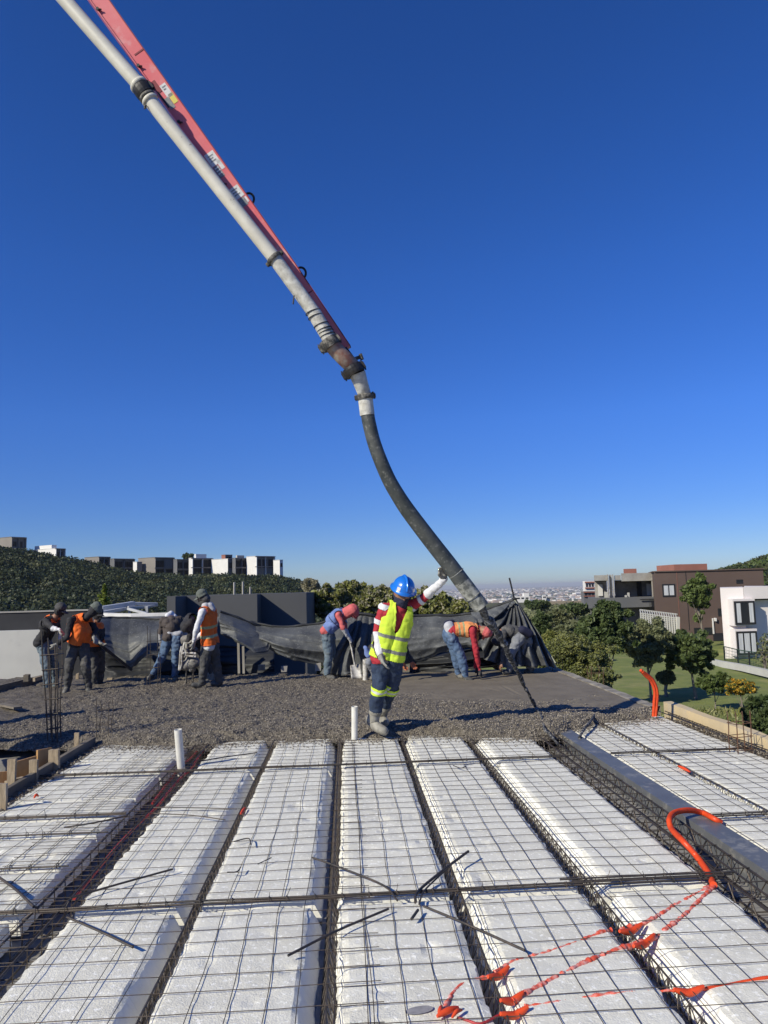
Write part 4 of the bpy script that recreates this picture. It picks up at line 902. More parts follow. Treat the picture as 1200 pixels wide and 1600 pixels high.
# loose bars (each a thing)
def lbar(pts, label, r=.006, z=-.028, lift=None, mt='rebar', name='loose_rebar', cat='rebar', grp='loose bent bars lying on the mesh'):
    q = [G(u, v, z+(lift[i] if lift else 0)) for i, (u, v) in enumerate(pts)]
    if len(q) > 2: q = smoothpath(q, 5)
    o = MB().tube(q, r, 6).build(name, M[mt])
    return tag(o, label, cat, grp)
lbar([(0, 1372), (25, 1390), (53, 1417)], 'thick short bar at the left picture edge above the deep beam', .008)
lbar([(110, 1403), (190, 1380), (270, 1358)], 'straight bar lying askew on the second foam column above the near cross bars')
lbar([(105, 1433), (160, 1457), (208, 1480)], 'short bar slanting down from the near cross bars on the second foam column')
lbar([(488, 1340), (525, 1353), (598, 1383), (621, 1407)], 'long bar bent at its right end, reaching from centre rib to near cross bars')
lbar([(450, 1493), (525, 1455), (607, 1420)], 'straight bar slanting down left across the centre rib below the near cross bars')
lbar([(649, 1410), (653, 1393), (692, 1360), (732, 1330)], 'thick bent bar rising right over the rib, right of centre', .008, lift=[0, 0, .02, .04])
lbar([(655, 1413), (662, 1393), (685, 1370), (705, 1352)], 'thinner bar nested inside the thick bent bar', .005)
lbar([(643, 1436), (653, 1422)], 'tiny bar stub just under the near cross bars', .008)
lbar([(662, 1416), (720, 1440), (820, 1485)], 'bar slanting down right from the near cross bars over the rib with orange bits')
lbar([(240, 1262), (300, 1262), (370, 1264)], 'upper of two thin bars across the top of the second foam column', .004)
lbar([(240, 1271), (300, 1274), (352, 1281)], 'lower of two thin bars across the top of the second foam column', .004)
lbar([(100, 1293), (150, 1285), (200, 1274)], 'slightly raised bar reaching the deep left beam from the crosswise blocks', .006, lift=[0, .01, .02])
lbar([(310, 1190), (350, 1183), (402, 1176)], 'dark bar lying beside the tall white pipe toward the concrete', .006)
lbar([(365, 1315), (388, 1310), (392, 1320)], 'small hooked wire scrap, upper one on the third foam column', .004)
lbar([(355, 1363), (370, 1362), (376, 1355)], 'small hooked wire scrap, lower one on the third foam column', .004)
lbar([(403, 1350), (424, 1340)], 'short wire scrap beside the centre rib on the third foam column', .003)
lbar([(708, 1196), (720, 1200), (728, 1197)], 'tiny hooked scrap at the far cross bars right of centre', .004)

# ---- conduits
def conduit(pts, label, r=.017, mt='orange', z=None, name='flexible_conduit', grp=None, ridge_=True, zs=None, pts3=None, cat='conduit', taper=0):
    q = pts3 if pts3 is not None else [G(u, v, (zs[i] if zs else z)) for i, (u, v) in enumerate(pts)]
    q = smoothpath(q, 8)
    L = np.concatenate([[0], np.cumsum(np.linalg.norm(np.diff(q, axis=0), axis=1))])
    m_ = max(12, min(900, int(L[-1]/.0045))); s = np.linspace(0, L[-1], m_)
    qq = np.stack([np.interp(s, L, q[:, k]) for k in range(3)], 1)
    rad = r*(1+.09*np.cos(np.arange(m_)*math.pi))
    if taper: rad = rad*(.30+.70*np.sin(np.linspace(.12, math.pi-.12, m_))**.7)
    if mt == 'pinkline': rad = rad*(1+.5*noise(qq, 60, 3)+.4*noise(qq, 19, 2)); qq = qq+.003*np.stack([noise(qq, 50, k) for k in (4, 5, 6)], 1)
    o = MB().tube(qq, rad, 8).build(name, M[mt], smooth=True)
    return tag(o, label, cat, grp)
gl = 'orange conduits crossing the foam'
# loop over the steel beam
conduit(None, 'bright orange conduit looping up over the grey steel beam', r=.019, pts3=[G(1115, 1383, -.05), G(1108, 1366, -.06), G(1090, 1340, -.05), G(1068, 1315, .02), P(1050, 1296, 4.95), P(1046, 1281, 5.05), P(1054, 1270, 5.2), P(1075, 1266, 5.3), P(1098, 1270, 5.35), G(1115, 1279, -.02), G(1127, 1285, -.045)])
# lines sunk into grooves in the foam
def sunk(pts, label, z=-.066, r=.014, mt='pinkline'): 
    q = smoothpath([G(u, v, z) for u, v in pts], 10)
    q[:, 2] += .006*noise(q, 9, 3)+.003*noise(q, 25, 4)
    conduit(None, label, r=r, mt=mt, pts3=list(q[::2]), grp=gl)
sunk([(1116, 1386), (1060, 1438), (1018, 1466), (960, 1486), (900, 1512), (840, 1543), (800, 1566)], 'longest orange conduit, running from the loop foot down left across the two right foam columns', z=-.064, r=.012)
sunk([(1112, 1385), (1060, 1412), (1012, 1441), (970, 1452)], 'upper pinkish conduit from the loop foot to the first rib', z=-.066, r=.010)
sunk([(955, 1453), (900, 1473), (850, 1490), (800, 1504), (772, 1520)], 'pinkish conduit sunk in the foam left of the rib, above the longest orange one', z=-.067, r=.009)
sunk([(766, 1524), (735, 1532), (710, 1550), (690, 1588)], 'pink conduit end curving down in the centre foam column', z=-.064, r=.009)
sunk([(1220, 1526), (1160, 1534), (1098, 1545)], 'red-orange conduit coming in from the right picture edge', z=-.062, r=.008, mt='orange')
sunk([(1060, 1548), (980, 1553), (900, 1563), (820, 1574)], 'faint pink conduit sunk between two ribs at lower right', z=-.067, r=.008)
sunk([(782, 1586), (750, 1600), (715, 1590)], 'red line at the bottom edge in the centre foam column', z=-.058, r=.005, mt='redpipe')
def chunk(p0, p1, label, sag=.02, r=.016):
    a = G(*p0, -.045); b = G(*p1, -.045); m_ = (a+b)/2-[0, 0, sag]
    conduit(None, label, r=r, taper=1, pts3=[a, a*.7+b*.3-[0, 0, sag*.7], m_, a*.3+b*.7-[0, 0, sag*.7], b], grp='orange corrugated sleeves at rib crossings')
chunk((968, 1455), (1003, 1443), 'orange corrugated sleeve in the rib, upper of the two above the third')
chunk((990, 1478), (1022, 1460), 'orange corrugated sleeve in the rib, second and largest of three')
chunk((1053, 1546), (1100, 1541), 'orange corrugated sleeve in the rib near the right bottom corner')
chunk((762, 1526), (795, 1510), 'orange corrugated sleeve in the rib right of the centre column, upper')
chunk((782, 1563), (818, 1550), 'orange corrugated sleeve in the rib right of the centre column, middle')
chunk((782, 1584), (825, 1573), 'orange corrugated sleeve in the rib right of the centre column, lowest')
chunk((683, 1588), (716, 1574), 'bright orange torn sleeve end in the middle of the centre column', sag=-.004, r=.013)
chunk((706, 1590), (722, 1578), 'thin curled orange strip at the right of the torn sleeve end', sag=-.01, r=.008)
chunk((690, 1572), (686, 1588), 'short upright orange sleeve piece beside the torn sleeve end', sag=-.004, r=.010)
chunk((1060, 1197), (1078, 1206), 'small coral-red conduit piece right of the steel beam', sag=-.004, r=.014)
# oval hole where the pink conduit enters
an = np.linspace(0, 2*math.pi, 24); c = G(655, 1578, ZE+.004)
hb = MB(); hb.add(np.concatenate([[c], c+np.stack([.055*np.cos(an[:-1])+.02*np.sin(an[:-1]), .03*np.sin(an[:-1]), 0*an[:-1]], 1)]), None, [(0, i+1, (i+1) % 23+1) for i in range(23)])
M['hole'] = mat('grey_scar', (0.20, 0.19, 0.20), (0.34, 0.33, 0.34), scale=20, rough=1)
tag(hb.build('melted_recess', M['hole']), 'grey oval recess melted into the foam left of the torn orange sleeve', 'recess')
# red conduits in the deep left beam
for k, (off, lab) in enumerate([(0.03, 'red conduit snaking along the deep left beam among the stirrups'), (-.04, 'second red conduit in the deep left beam, on its left side')]):
    ys = np.linspace(4.6 if k == 0 else 6.6, 8.8, 26); q = np.stack([-1.665+off+.03*noise(np.stack([ys, ys*0+k, ys*0], -1), 1.5, 6), ys, -.10+.03*noise(np.stack([ys, ys*0+k, ys*0], -1), 2.1, 7)], -1)
    conduit(None, lab, r=.0095, mt='redpipe', pts3=list(q), grp='red conduits in the left beam')
chunk((376, 1272), (383, 1262), 'red scrap of conduit in the rib left of the third foam column', sag=0, r=.012)
chunk((53, 1247), (60, 1244), 'tiny pink conduit end on the left foam by the timber', sag=-.02, r=.011)
# upright pair at the right
d9 = P(1022, 1118, 9.3)[1]
b = G(1022, 1118, -.02); dd = float((b-CP)@FW)
for k, (du, lab) in enumerate([(0, 'left of the two upright orange conduits at the right deck edge'), (4, 'right of the two upright orange conduits at the right deck edge')]):
    conduit(None, lab, r=.020, pts3=[G(1021+du*.8, 1119, -.03), P(1022+du, 1100, dd), P(1023+du*.9, 1080, dd-.02), P(1017+du, 1064, dd-.03), P(1008+du, 1055, dd-.05), P(1001+du*.6, 1047+du*.6, dd-.08)], grp='upright orange conduits')

# ---- PVC stubs
def pvc(pb, vt, zb, r, label, mt='pvc', lean=0.0, group='white PVC pipe stubs'):
    b = G(pb[0], pb[1], zb); d = float((b-CP)@FW); t = P(pb[0]+lean, vt, d)
    o = empty('pipe_stub', b, label, 'pipe', group)
    ax = (t-b)/np.linalg.norm(t-b); L = np.linalg.norm(t-b); mb = MB()
    mb.lathe(b-ax*.08, ax, [(r, 0), (r, L+.08), (r*.86, L+.08), (r*.86, L-.25)], 20); mb.build('tube', M[mt], o, smooth=False)
    mb = MB(); mb.lathe(b, ax, [(0, L-.24), (r*.84, L-.24)], 16); mb.build('dark_bore', M['frame'], o)
    return o
pvc((283, 1200), 1140, -.06, .038, 'tall off-white PVC pipe stub leaning slightly beside the deep left beam', lean=-5)
pvc((554, 1148), 1104, 0, .036, 'white PVC pipe stub left of the boot of the worker with the blue helmet')
pvc((571, 1063), 1030, 0, .050, 'cement-splashed pipe stub between the shovel and the blue-helmeted worker', mt='pvcdirty')

# ================================================================== EDGE FORMWORK
o = empty('edge_board', (4.2, 5, 0), 'cream weathered formwork board standing along the right deck edge', 'board')
ys = np.linspace(1.0, 9.75, 60); 
def strip(mb, xa_, xb_, zlo, zhi, ys, sd):
    n_ = len(ys); zt = zhi+.012*noise(np.stack([ys, ys*0+sd, ys*0], -1), 2.2, sd)+.006*noise(np.stack([ys, ys*0, ys*0], -1), 9, sd)
    A = np.stack([np.stack([np.full(n_, x), ys, z], -1) for x, z in ((xa_, np.full(n_, zlo)), (xa_, zt), (xb_, zt+.004), (xb_, np.full(n_, zlo)))])
    mb.grid(A[:, ::-1])
    return mb
mb = MB(); strip(mb, 4.13, 4.235, -.20, .075, ys, 3); mb.build('board_face', M['yellowboard'], o)
mb = MB(); mb.bar((4.26, 1, -.05), (4.26, 9.7, -.05), .05, .1); mb.build('outer_waler', M['greytimber'], o)
o = empty('edge_kerb', (4.1, 12, 0), 'low crumbly concrete kerb along the right edge of the fresh slab', 'kerb')
ys = np.linspace(9.78, 15.0, 60); mb = MB(); strip(mb, 3.96, 4.10, -.2, .012, ys, 5); mb.build('kerb_face', M['curb'], o)
# left timber and posts
def timber(a, b, w, h, label, mt='greytimber', name='formwork_timber', grp='formwork timbers at the left void', up=(0, 0, 1)):
    a = np.asarray(a, float); b = np.asarray(b, float); n_ = 14
    d = b-a; L = np.linalg.norm(d); d /= L; x = np.cross(d, np.asarray(up, float)); x /= np.linalg.norm(x); z = np.cross(x, d)
    t = np.linspace(0, 1, n_)
    cs = [(-w/2, -h/2), (w/2, -h/2), (w/2, h/2), (-w/2, h/2), (-w/2, -h/2)]
    A = np.stack([a+np.outer(t*L, d)+x*(cx_*(1))+z*(cz_) for cx_, cz_ in cs]); j = .05*min(w, h)*noise(A, 14, int(abs(a[0]*37)+abs(b[1]*11)) % 50)[..., None]
    j[-1] = j[0]; A = A+j*np.array([1, 1, 1]); mb = MB(); mb.grid(A)
    for e in (0, -1): mb.add(A[:4, e], [(0, 1, 2, 3)] if e else [(3, 2, 1, 0)])
    return tag(mb.build(name, M[mt]), label, 'timber', grp)
timber((-2.965, 1.0, -.04), (-2.99, 9.02, -.04), .045, .115, 'long grey timber edging the left foam blocks')
def post(u, v0, v1, wpx, label, mt='wood', y=None, zb=-.6):
    b = G(u, v1, -.05); d = float((b-CP)@FW); t = P(u, v0, d); w = wpx*mpx(d)
    timber([t[0], t[1], zb], t, w, w*.55, label, mt=mt, name='formwork_post', grp='formwork posts at the left void', up=(0, 1, 0))
post(120, 1145, 1172, 7, 'thin upright post behind the far end of the left timber', zb=-.1)
post(85, 1171, 1200, 15, 'thickest square post left of the timber end')
post(53, 1187, 1217, 12, 'second pale post from the thickest one')
post(19, 1186, 1228, 12, 'tall pale post in front of the orange plywood')
post(5, 1224, 1262, 12, 'lowest post at the left picture edge')
def plyb(u0, u1, v0a, v0b, v1, label):
    a = G(u0, v1, -.10); b = G(u1, v1-12, -.10); da = float((a-CP)@FW)+.25; db = float((b-CP)@FW)+.25
    a = P(u0, v0a, da); b = P(u1, v0b, db); mb = MB(); n_ = np.array([b[1]-a[1], -(b[0]-a[0]), 0]); n_ = n_/np.linalg.norm(n_)*.009
    mb.hexa([(*(a-n_)[:2], -.9), (*(b-n_)[:2], -.9), (*(b+n_)[:2], -.9), (*(a+n_)[:2], -.9), a-n_, b-n_, b+n_, a+n_])
    tag(mb.build('plywood_panel', M['ply']), label, 'plywood', 'plywood form panels at the left void')
plyb(-60, 14, 1210, 1205, 1235, 'orange-brown plywood panel at the left picture edge')
plyb(24, 56, 1190, 1181, 1225, 'orange-brown plywood panel between the tall pale post and the next')
plyb(58, 80, 1172, 1168, 1212, 'darker plywood panel behind the thickest post')
timber(G(10, 1228, -.1), G(36, 1221, -.1), .05, .09, 'short pale plank lying between the posts', mt='wood')
timber(G(-60, 1092, .03), G(70, 1060, .03), .05, .16, 'dark timber edging the far left side of the concrete', mt='greytimber')
timber(G(53, 1062, .1), G(70, 1057, .12), .05, .07, 'short pale block on the far left timber', mt='wood')
timber(P(42, 1064, 13.6), P(42, 1054, 13.6), .09, .09, 'small stone-grey block standing on the far left timber', mt='greytimber', up=(0, 1, 0))

# ---- starter bars
def starters(u, v, h_px, n_, spread, label, rusty=False, r=.005, ties=3, z=0.0, lean=0.0, ring=True, splay=0.0):
    b = G(u, v, z); d = float((b-CP)@FW); h = h_px*mpx(d)
    o = empty('starter_bars', b, label, 'rebar', 'starter bars standing in the slab'); mt = M['rust'] if rusty else M['rebar']
    offs = [(-1, -1), (1, -1), (1, 1), (-1, 1), (0, -1), (0, 1)][:n_]
    for (ox, oy) in offs:
        hh = h*(.9+.2*rng.random()); q = [b+[ox*spread, oy*spread, -.08]]
        for t in (.33, .66, 1.0): q.append(b+np.array([ox*spread*(1+splay*t)+lean*t+.006*rng.normal(), oy*spread*(1+splay*t)+.006*rng.normal(), hh*t]))
        MB().tube(smoothpath(q, 3), r, 5).build('bar', mt, o)
    if ring:
        for k in range(ties):
            t = (k+.6)/ties*.9; s = spread*(1+splay*t)*1.12; c_ = b+[lean*t, 0, h*t]
            MB().tube([c_+[-s, -s, 0], c_+[s, -s, .01], c_+[s, s, 0], c_+[-s, s, -.01], c_+[-s, -s, 0]], r*.7, 4).build('tie_ring', mt, o)
    return o
starters(85, 1152, 152, 6, .055, 'tall bundle of column starter bars with rings in front of the left workers', ties=6, lean=-.05, r=.009, splay=.7)
starters(240, 1077, 92, 4, .09, 'tall thin four-bar starter cage beside the stooping worker in jeans', ties=4, r=.006)
starters(163, 1147, 52, 4, .07, 'four short thin bars standing in the rough concrete left of centre', ties=2, r=.005)
starters(296, 1070, 26, 3, .06, 'three short bars in front of the engine', ring=False)
starters(1159, 1182, 66, 4, .075, 'rusty starter bars outside the cream board at the right', rusty=True, r=.0055, ties=3, z=-.1)
starters(931, 1064, 22, 4, .10, 'rusty short starter bars at the far right kerb, nearer pair', rusty=True, ties=1)
starters(869, 1047, 20, 3, .10, 'rusty short starter bars at the far right corner under the guy rope', rusty=True, ties=1)

# ================================================================== SHADE CLOTHS
def tarp(name, label, colz, mt='tarp', nu=120, nv=50, fold=.10, seed=1, sag=.12, pinch=None, ridges=7, hem=True, group='black shade cloths hung along the far side', cat='shade cloth', thick=True, fscale=3.0):
    colz = np.array(colz, float)      # ut vt ub vb d_top d_bot
    t = np.linspace(0, len(colz)-1, nu); ii = np.arange(len(colz))
    c = np.stack([np.interp(t, ii, colz[:, k]) for k in range(6)], 1)
    T = np.array([P(a[0], a[1], a[4]) for a in c]); B = np.array([P(a[2], a[3], a[5]) for a in c])
    v = np.linspace(0, 1, nv)[None, :, None]
    A = T[:, None]*(1-v)+B[:, None]*v
    L = np.linspace(0, 1, nu)[:, None]*np.linalg.norm(T[-1]-T[0]); Vv = v[0, :, 0][None, :]
    q = np.stack([L*fscale+.8*Vv*np.sin(seed), Vv*1.2+0*L, 0*L*Vv+seed], -1)
    w = np.sin(Vv*math.pi*.5)**.7
    slope = .9*np.sin(seed*2.3)
    qs = np.stack([L*.55+0*Vv, Vv*2.6+slope*L*.45, 0*L*Vv+seed], -1)      # long swags hanging between the supports
    rid = 1-np.abs(noise(qs, 1.0, seed)); rid2 = 1-np.abs(noise(qs*[1.6, 1.5, 1], 1.7, seed+1))
    dsp = fold*.9*(.9*rid**2+.35*rid2**3-.5+.6*noise(q, .5, seed+2))*(.3+.7*w)
    dsp = dsp+.018*noise(A, 4.0, seed+5)+.006*noise(A, 14, seed+6)
    if pinch is not None:     # folds radiating from a pinch point: sharper ridges across the width
        dsp = dsp+pinch*np.abs(np.sin(np.linspace(0, 1, nu)[:, None]*math.pi*ridges+3.5*noise(q, .8, seed+9)+1.2*noise(q, 2.1, seed+8)))*np.clip(Vv*2.2, 0.05, 1)
    A[..., 1] += -dsp-sag*np.sin(Vv*math.pi)*1.0
    A[..., 2] += .03*noise(A, 2.5, seed+3)*(1-w)*1.0
    A[:, -1, 2] += .05*noise(A[:, -1], 6, seed+4)
    mb = MB(); mb.grid(A[::-1]); o = mb.build(name, M[mt], smooth=True)
    md = o.modifiers.new('t', 'SOLIDIFY'); md.thickness = .004
    if hem: MB().tube(T+[0, -.02, 0]+np.stack([0*t, 0*t, .03*noise(T, 2.5, seed+3)], 1), .028*(1+.4*noise(T, 6, seed)), 7).build('rolled_hem', M['tarpdark'], o, smooth=True)
    return tag(o, label, cat, group)
tarp('shade_cloth', 'left black shade cloth, dusty grey, sagging behind the stooping worker in jeans',
     [(146, 966, 150, 1010, 15.2, 14.6), (175, 964, 185, 1030, 15.6, 14.7), (205, 966, 207, 1046, 15.7, 14.6), (240, 967, 232, 1022, 15.7, 14.6), (300, 966, 270, 1030, 15.6, 14.8), (345, 962, 330, 1052, 15.5, 15.0)], seed=3, fold=.16, sag=.25)
tarp('shade_cloth', 'added black backing cloth standing in for the shade under the left shade cloth',
     [(146, 1005, 150, 1062, 15.6, 15.0), (200, 1015, 200, 1064, 15.9, 15.2), (250, 1018, 250, 1060, 15.9, 15.3), (345, 1010, 345, 1056, 15.8, 15.3), (430, 1010, 430, 1050, 15.6, 15.0)], mt='tarpdark', seed=4, fold=.25)  # backing sheet added to make the openings dark
tarp('shade_cloth', 'pointed flap of shade cloth hanging right of the standing man in the orange vest',
     [(344, 957, 346, 992, 14.7, 14.5), (362, 963, 372, 1003, 14.8, 14.2), (385, 972, 398, 1020, 14.9, 14.2), (402, 978, 420, 1016, 15.0, 14.4), (416, 984, 424, 1000, 15.1, 14.6)], seed=6, fold=.10, nu=60, sag=.1)
tarp('shade_cloth', 'middle shade cloth sagging under the grey parapet behind the shoveller',
     [(392, 973, 398, 1002, 15.1, 14.9), (425, 978, 430, 1020, 15.0, 14.6), (460, 978, 462, 1033, 15.0, 14.5), (500, 975, 505, 1043, 15.0, 14.5), (530, 966, 540, 1046, 15.0, 14.5), (566, 960, 566, 1048, 15.0, 14.6)], seed=8, fold=.13, sag=.3)
tarp('shade_cloth', 'fan-folded shade cloth between the shoveller and the blue-helmeted worker',
     [(556, 961, 500, 1052, 14.5, 14.3), (562, 960, 535, 1052, 14.5, 14.1), (570, 960, 560, 1052, 14.5, 14.1), (580, 961, 590, 1050, 14.5, 14.2), (600, 965, 612, 1048, 14.6, 14.2)], seed=9, fold=.10, pinch=.16, ridges=4, nu=90)
tarp('shade_cloth', 'long dark shade cloth stretched behind the raised arm and the stooping worker in red sleeves',
     [(596, 965, 600, 1046, 14.9, 14.6), (640, 962, 650, 1036, 15.0, 14.6), (680, 961, 690, 1020, 15.0, 14.6), (720, 960, 730, 1010, 15.0, 14.6), (755, 958, 765, 1012, 14.9, 14.5)], seed=10, fold=.10, sag=.2)
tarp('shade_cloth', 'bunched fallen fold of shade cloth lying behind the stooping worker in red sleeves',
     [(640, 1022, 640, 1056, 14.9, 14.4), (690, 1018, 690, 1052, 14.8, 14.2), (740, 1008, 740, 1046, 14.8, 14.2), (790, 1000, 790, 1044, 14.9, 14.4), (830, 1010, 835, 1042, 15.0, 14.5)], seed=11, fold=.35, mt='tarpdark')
tarp('shade_cloth', 'tent-like peak of shade cloth gathered to a knot right of the hose end',
     [(800, 938, 742, 985, 14.6, 14.3), (801, 938, 755, 1030, 14.6, 14.2), (803, 937, 785, 1042, 14.6, 14.0), (804, 937, 815, 1040, 14.6, 13.9), (806, 938, 848, 1040, 14.6, 14.0), (807, 939, 868, 1046, 14.6, 14.3)], seed=12, fold=.06, pinch=.22, nu=140)
tarp('shade_cloth', 'narrow top edge of shade cloth running from the hose end to the peak knot',
     [(735, 956, 742, 985, 14.75, 14.5), (760, 951, 770, 980, 14.7, 14.4), (785, 943, 790, 960, 14.65, 14.5), (802, 938, 803, 944, 14.6, 14.55)], seed=13, fold=.08, pinch=.06, nu=60)
# diagonal black pole at left, poles in the dark gap, guy rope and stick
tag(MB().bar(P(146, 999, 13.9), P(206, 1047, 14.3), .05, .05).build('strut', M['blackmetal']), 'black diagonal strut leaning from the beanie worker down to the slab', 'strut')
for k, (u, vt, vb, dd) in enumerate([(372.5, 1004, 1052, 14.9), (380, 1010, 1052, 14.9)]):
    tag(MB().bar(P(u, vt, dd), P(u+1, vb, dd), .045, .045, up=(0, 1, 0)).build('prop', M['oldconc']), ['left grey prop under the pointed cloth flap', 'right grey prop under the pointed cloth flap'][k], 'prop', 'props under the cloth')
tag(MB().tube([P(804, 938, 14.55), P(868, 1036, 14.0)], .014, 5).build('guy_rope', M['rope']), 'pale guy rope from the cloth peak down to the slab corner', 'rope')
tag(MB().tube([P(806, 945, 14.6), P(796, 903, 14.7)], .018, 5).build('thin_stick', M['blackmetal']), 'thin dark rod poking up above the cloth peak', 'rod')
for k, (u, v, w_, h_, dd, mt, lab) in enumerate([(497, 1042, 9, 12, 14.4, 'oldconc', 'grey concrete block standing left of the shoveller'), (444, 1045, 9, 9, 14.6, 'oldconc', 'small grey block under the middle shade cloth'), (409, 1043, 10, 8, 14.6, 'curb', 'pale chipped block lying in the dark gap beside the pointed cloth flap'), (172, 1063, 8, 7, 14.8, 'wood', 'pale wood block below the lower left cloth'), (121, 1060, 4, 14, 15, 'wood', 'thin yellow post seen between the left workers legs')]):
    c_ = P(u, v, dd); s_ = mpx(dd)/2
    mb = MB(); q = []
    for zz in (-1, 1):
        for (a_, b_) in ((-1, -1), (1, -1), (1, 1), (-1, 1)): q.append(c_+np.array([a_*w_*s_*(1+.08*rng.normal()), b_*w_*s_, zz*h_*s_*(1+.08*rng.normal())]))
    mb.hexa(q); tag(mb.build('block', M[mt]), lab, 'block')
# foot scaffold board pieces on the left slab
timber(G(0, 1100, .02), G(28, 1106, .04), .12, .03, 'dirty board scrap lying at the far left slab side', mt='greytimber')

# ================================================================== BOOM, PIPE AND HOSE
boom = empty('concrete_pump_boom', P(548, 548, 8.0), 'red concrete pump boom with a cream delivery pipe reaching down from the upper left', 'pump boom')
def bpt(u, v, d=8.15): return P(u, v, d)
A0 = P(115, -55, 8.12); A1 = P(543, 545, 7.99)
ax = (A1-A0); AL = np.linalg.norm(ax); ax /= AL
dep = FW-ax*(FW@ax); dep /= np.linalg.norm(dep); prp = np.cross(ax, dep); prp /= np.linalg.norm(prp)
if prp@RT < 0: prp = -prp                 # to the right/up in the picture
ts = np.linspace(0, 1, 40); half = np.interp(ts, [0, .35, .6, .8, 1], [.082, .074, .070, .064, .034]); hd = np.interp(ts, [0, 1], [.10, .045])
def beam_ring(off0, off1, d0, d1): # offsets along prp as functions
    rows = []
    for (s, dd) in ((off0, d0), (off1, d0), (off1, d1), (off0, d1), (off0, d0)):
        rows.append(A0+np.outer(ts*AL, ax)+np.outer(s, prp)+np.outer(dd, dep))
    return np.stack(rows)
mb = MB(); R_b = beam_ring(-half, half, -hd, hd); mb.grid(R_b)
mb.add(R_b[:4, -1], [(0, 1, 2, 3)]); mb.build('boom_arm', M['red'], boom)
mb = MB(); mb.grid(beam_ring(-half-.014, -half-.002, -hd-.02, hd)); mb.build('lower_flange', M['red'], boom)
mb = MB(); mb.grid(beam_ring(half+.002, half+.009, -hd-.012, hd+.01)); mb.build('upper_edge_strip', M['reddark'], boom)
def onarm(t, s, off): # t along, s in -1..1 across
    h = np.interp(t, ts, half); dd = np.interp(t, ts, hd)
    return A0+ax*t*AL+prp*s*h-dep*(dd+off)
def tl(v): return (v-(-55))/(546+55.0)
def armrect(mb, v0, v1, s0, s1, off=.003, th=.002):
    q = [onarm(tl(v0), s0, off), onarm(tl(v0), s1, off), onarm(tl(v1), s1, off), onarm(tl(v1), s0, off)]
    mb.hexa([p+dep*th for p in q]+q)
    return mb
for (v0, v1, s0, s1, mt) in [(143, 162, -.2, .75, 'label'), (160, 176, -.75, .0, 'labelink'), (158, 172, .05, .8, 'labelyellow'), (247, 265, -.85, .75, 'label'), (266, 282, -.8, .1, 'labelink'), (262, 274, .2, .8, 'label'), (300, 316, -.8, .8, 'label'), (317, 328, -.75, .5, 'labelink'), (318, 326, .55, .85, 'label')]:
    armrect(MB(), v0, v1, s0, s1).build('sticker', M[mt], boom)
for v0, n_, s0, s1 in [(251, 3, -.5, .4), (303, 3, -.6, .4), (146, 2, .0, .6)]:
    mb = MB()
    for k in range(n_): armrect(mb, v0+k*3.6, v0+k*3.6+1.3, s0, s1-.2*(k % 2), .0055, .001)
    mb.build('sticker_print', M['labelink'], boom)
mb = MB()
for k in range(3): armrect(mb, 268+k*4, 269.6+k*4, -.65, 0, .0055, .001)
mb.build('sticker_print_light', M['label'], boom)
for (v0, v1, s0, s1) in [(133, 150, -1.1, -.25), (148, 172, -1.15, -.75), (92, 94, -.5, 1.0)]:
    armrect(MB(), v0, v1, s0, s1, .004, .002).build('dark_patch' if v1-v0 > 3 else 'weld_seam', M['reddark'] if v1-v0 < 20 else M['blackmetal'], boom)  # dark rectangles by the left edge of the arm, plus a thin seam
for v in (20, 108, 195, 290, 462):
    mb = MB(); c_ = onarm(tl(v), -.95, .0); mb.lathe(c_, -dep, [(0, .03), (.018, .03), (.018, -.01)], 8); mb.tube([c_-dep*.02, c_-dep*.02+prp*.03+ax*.03], .008, 5); mb.build('bolt', M['blackmetal'], boom)
# ring hooks on the upper edge
for (u, v) in [(389, 311), (470, 427)]:
    c_ = P(u, v, 8.1); an = np.linspace(-2.2, 2.2, 14); q = [c_+RT*(.055*math.cos(a_))+UP*(.065*math.sin(a_)) for a_ in an]
    MB().tube(q, .013, 7).build('ring_hook', M['blackmetal'], boom, smooth=True)
# sheet seam
armrect(MB(), 462, 463.5, -1, 1, .001, .001).build('weld_seam', M['reddark'], boom)
# side stub tube at (436,400), bracket under it
c_ = P(436, 400, 7.92); mb = MB(); e_ = (P(447, 414, 8.1)-c_); mb.lathe(c_, -e_, [(.024, -.2), (.024, .02), (.017, .02), (.017, -.1)], 12); mb.build('stub_tube', M['clamp'], boom)
mb = MB(); mb.bar(P(432, 405, 7.95), P(470, 446, 8.1), .05, .14); mb.build('bracket', M['reddark'], boom)
# delivery pipe
pp = [P(70, -32, 7.78), P(93, 0, 7.78), P(222, 138, 7.8)]
pipe_pts = [(62, -42), (105, 6), (165, 74), (222, 139)]
def tubepx(pts, d, r, name, mt, n=14, sm=6, parent=boom):
    q = [P(u, v, (d if np.isscalar(d) else d[i])) for i, (u, v) in enumerate(pts)]
    q = smoothpath(q, sm) if len(q) > 2 else q
    r_ = r if np.isscalar(r) else np.interp(np.linspace(0, 1, len(q)), np.linspace(0, 1, len(r)), r)
    return MB().tube(q, r_, n).build(name, M[mt], parent, smooth=True)
RP = .074
tubepx([(62, -45), (218, 134)], 7.8, RP, 'delivery_pipe', 'pipe', 20)
tubepx([(230, 152), (430, 405)], 7.8, RP*.98, 'delivery_pipe', 'pipe', 20)
tubepx([(430, 405), (493, 492)], [7.8, 7.82], RP*.98, 'delivery_pipe', 'pipewrap', 20)
tubepx([(490, 488), (516, 532)], 7.82, RP*1.03, 'wrapped_pipe_end', 'pipewrap', 20)
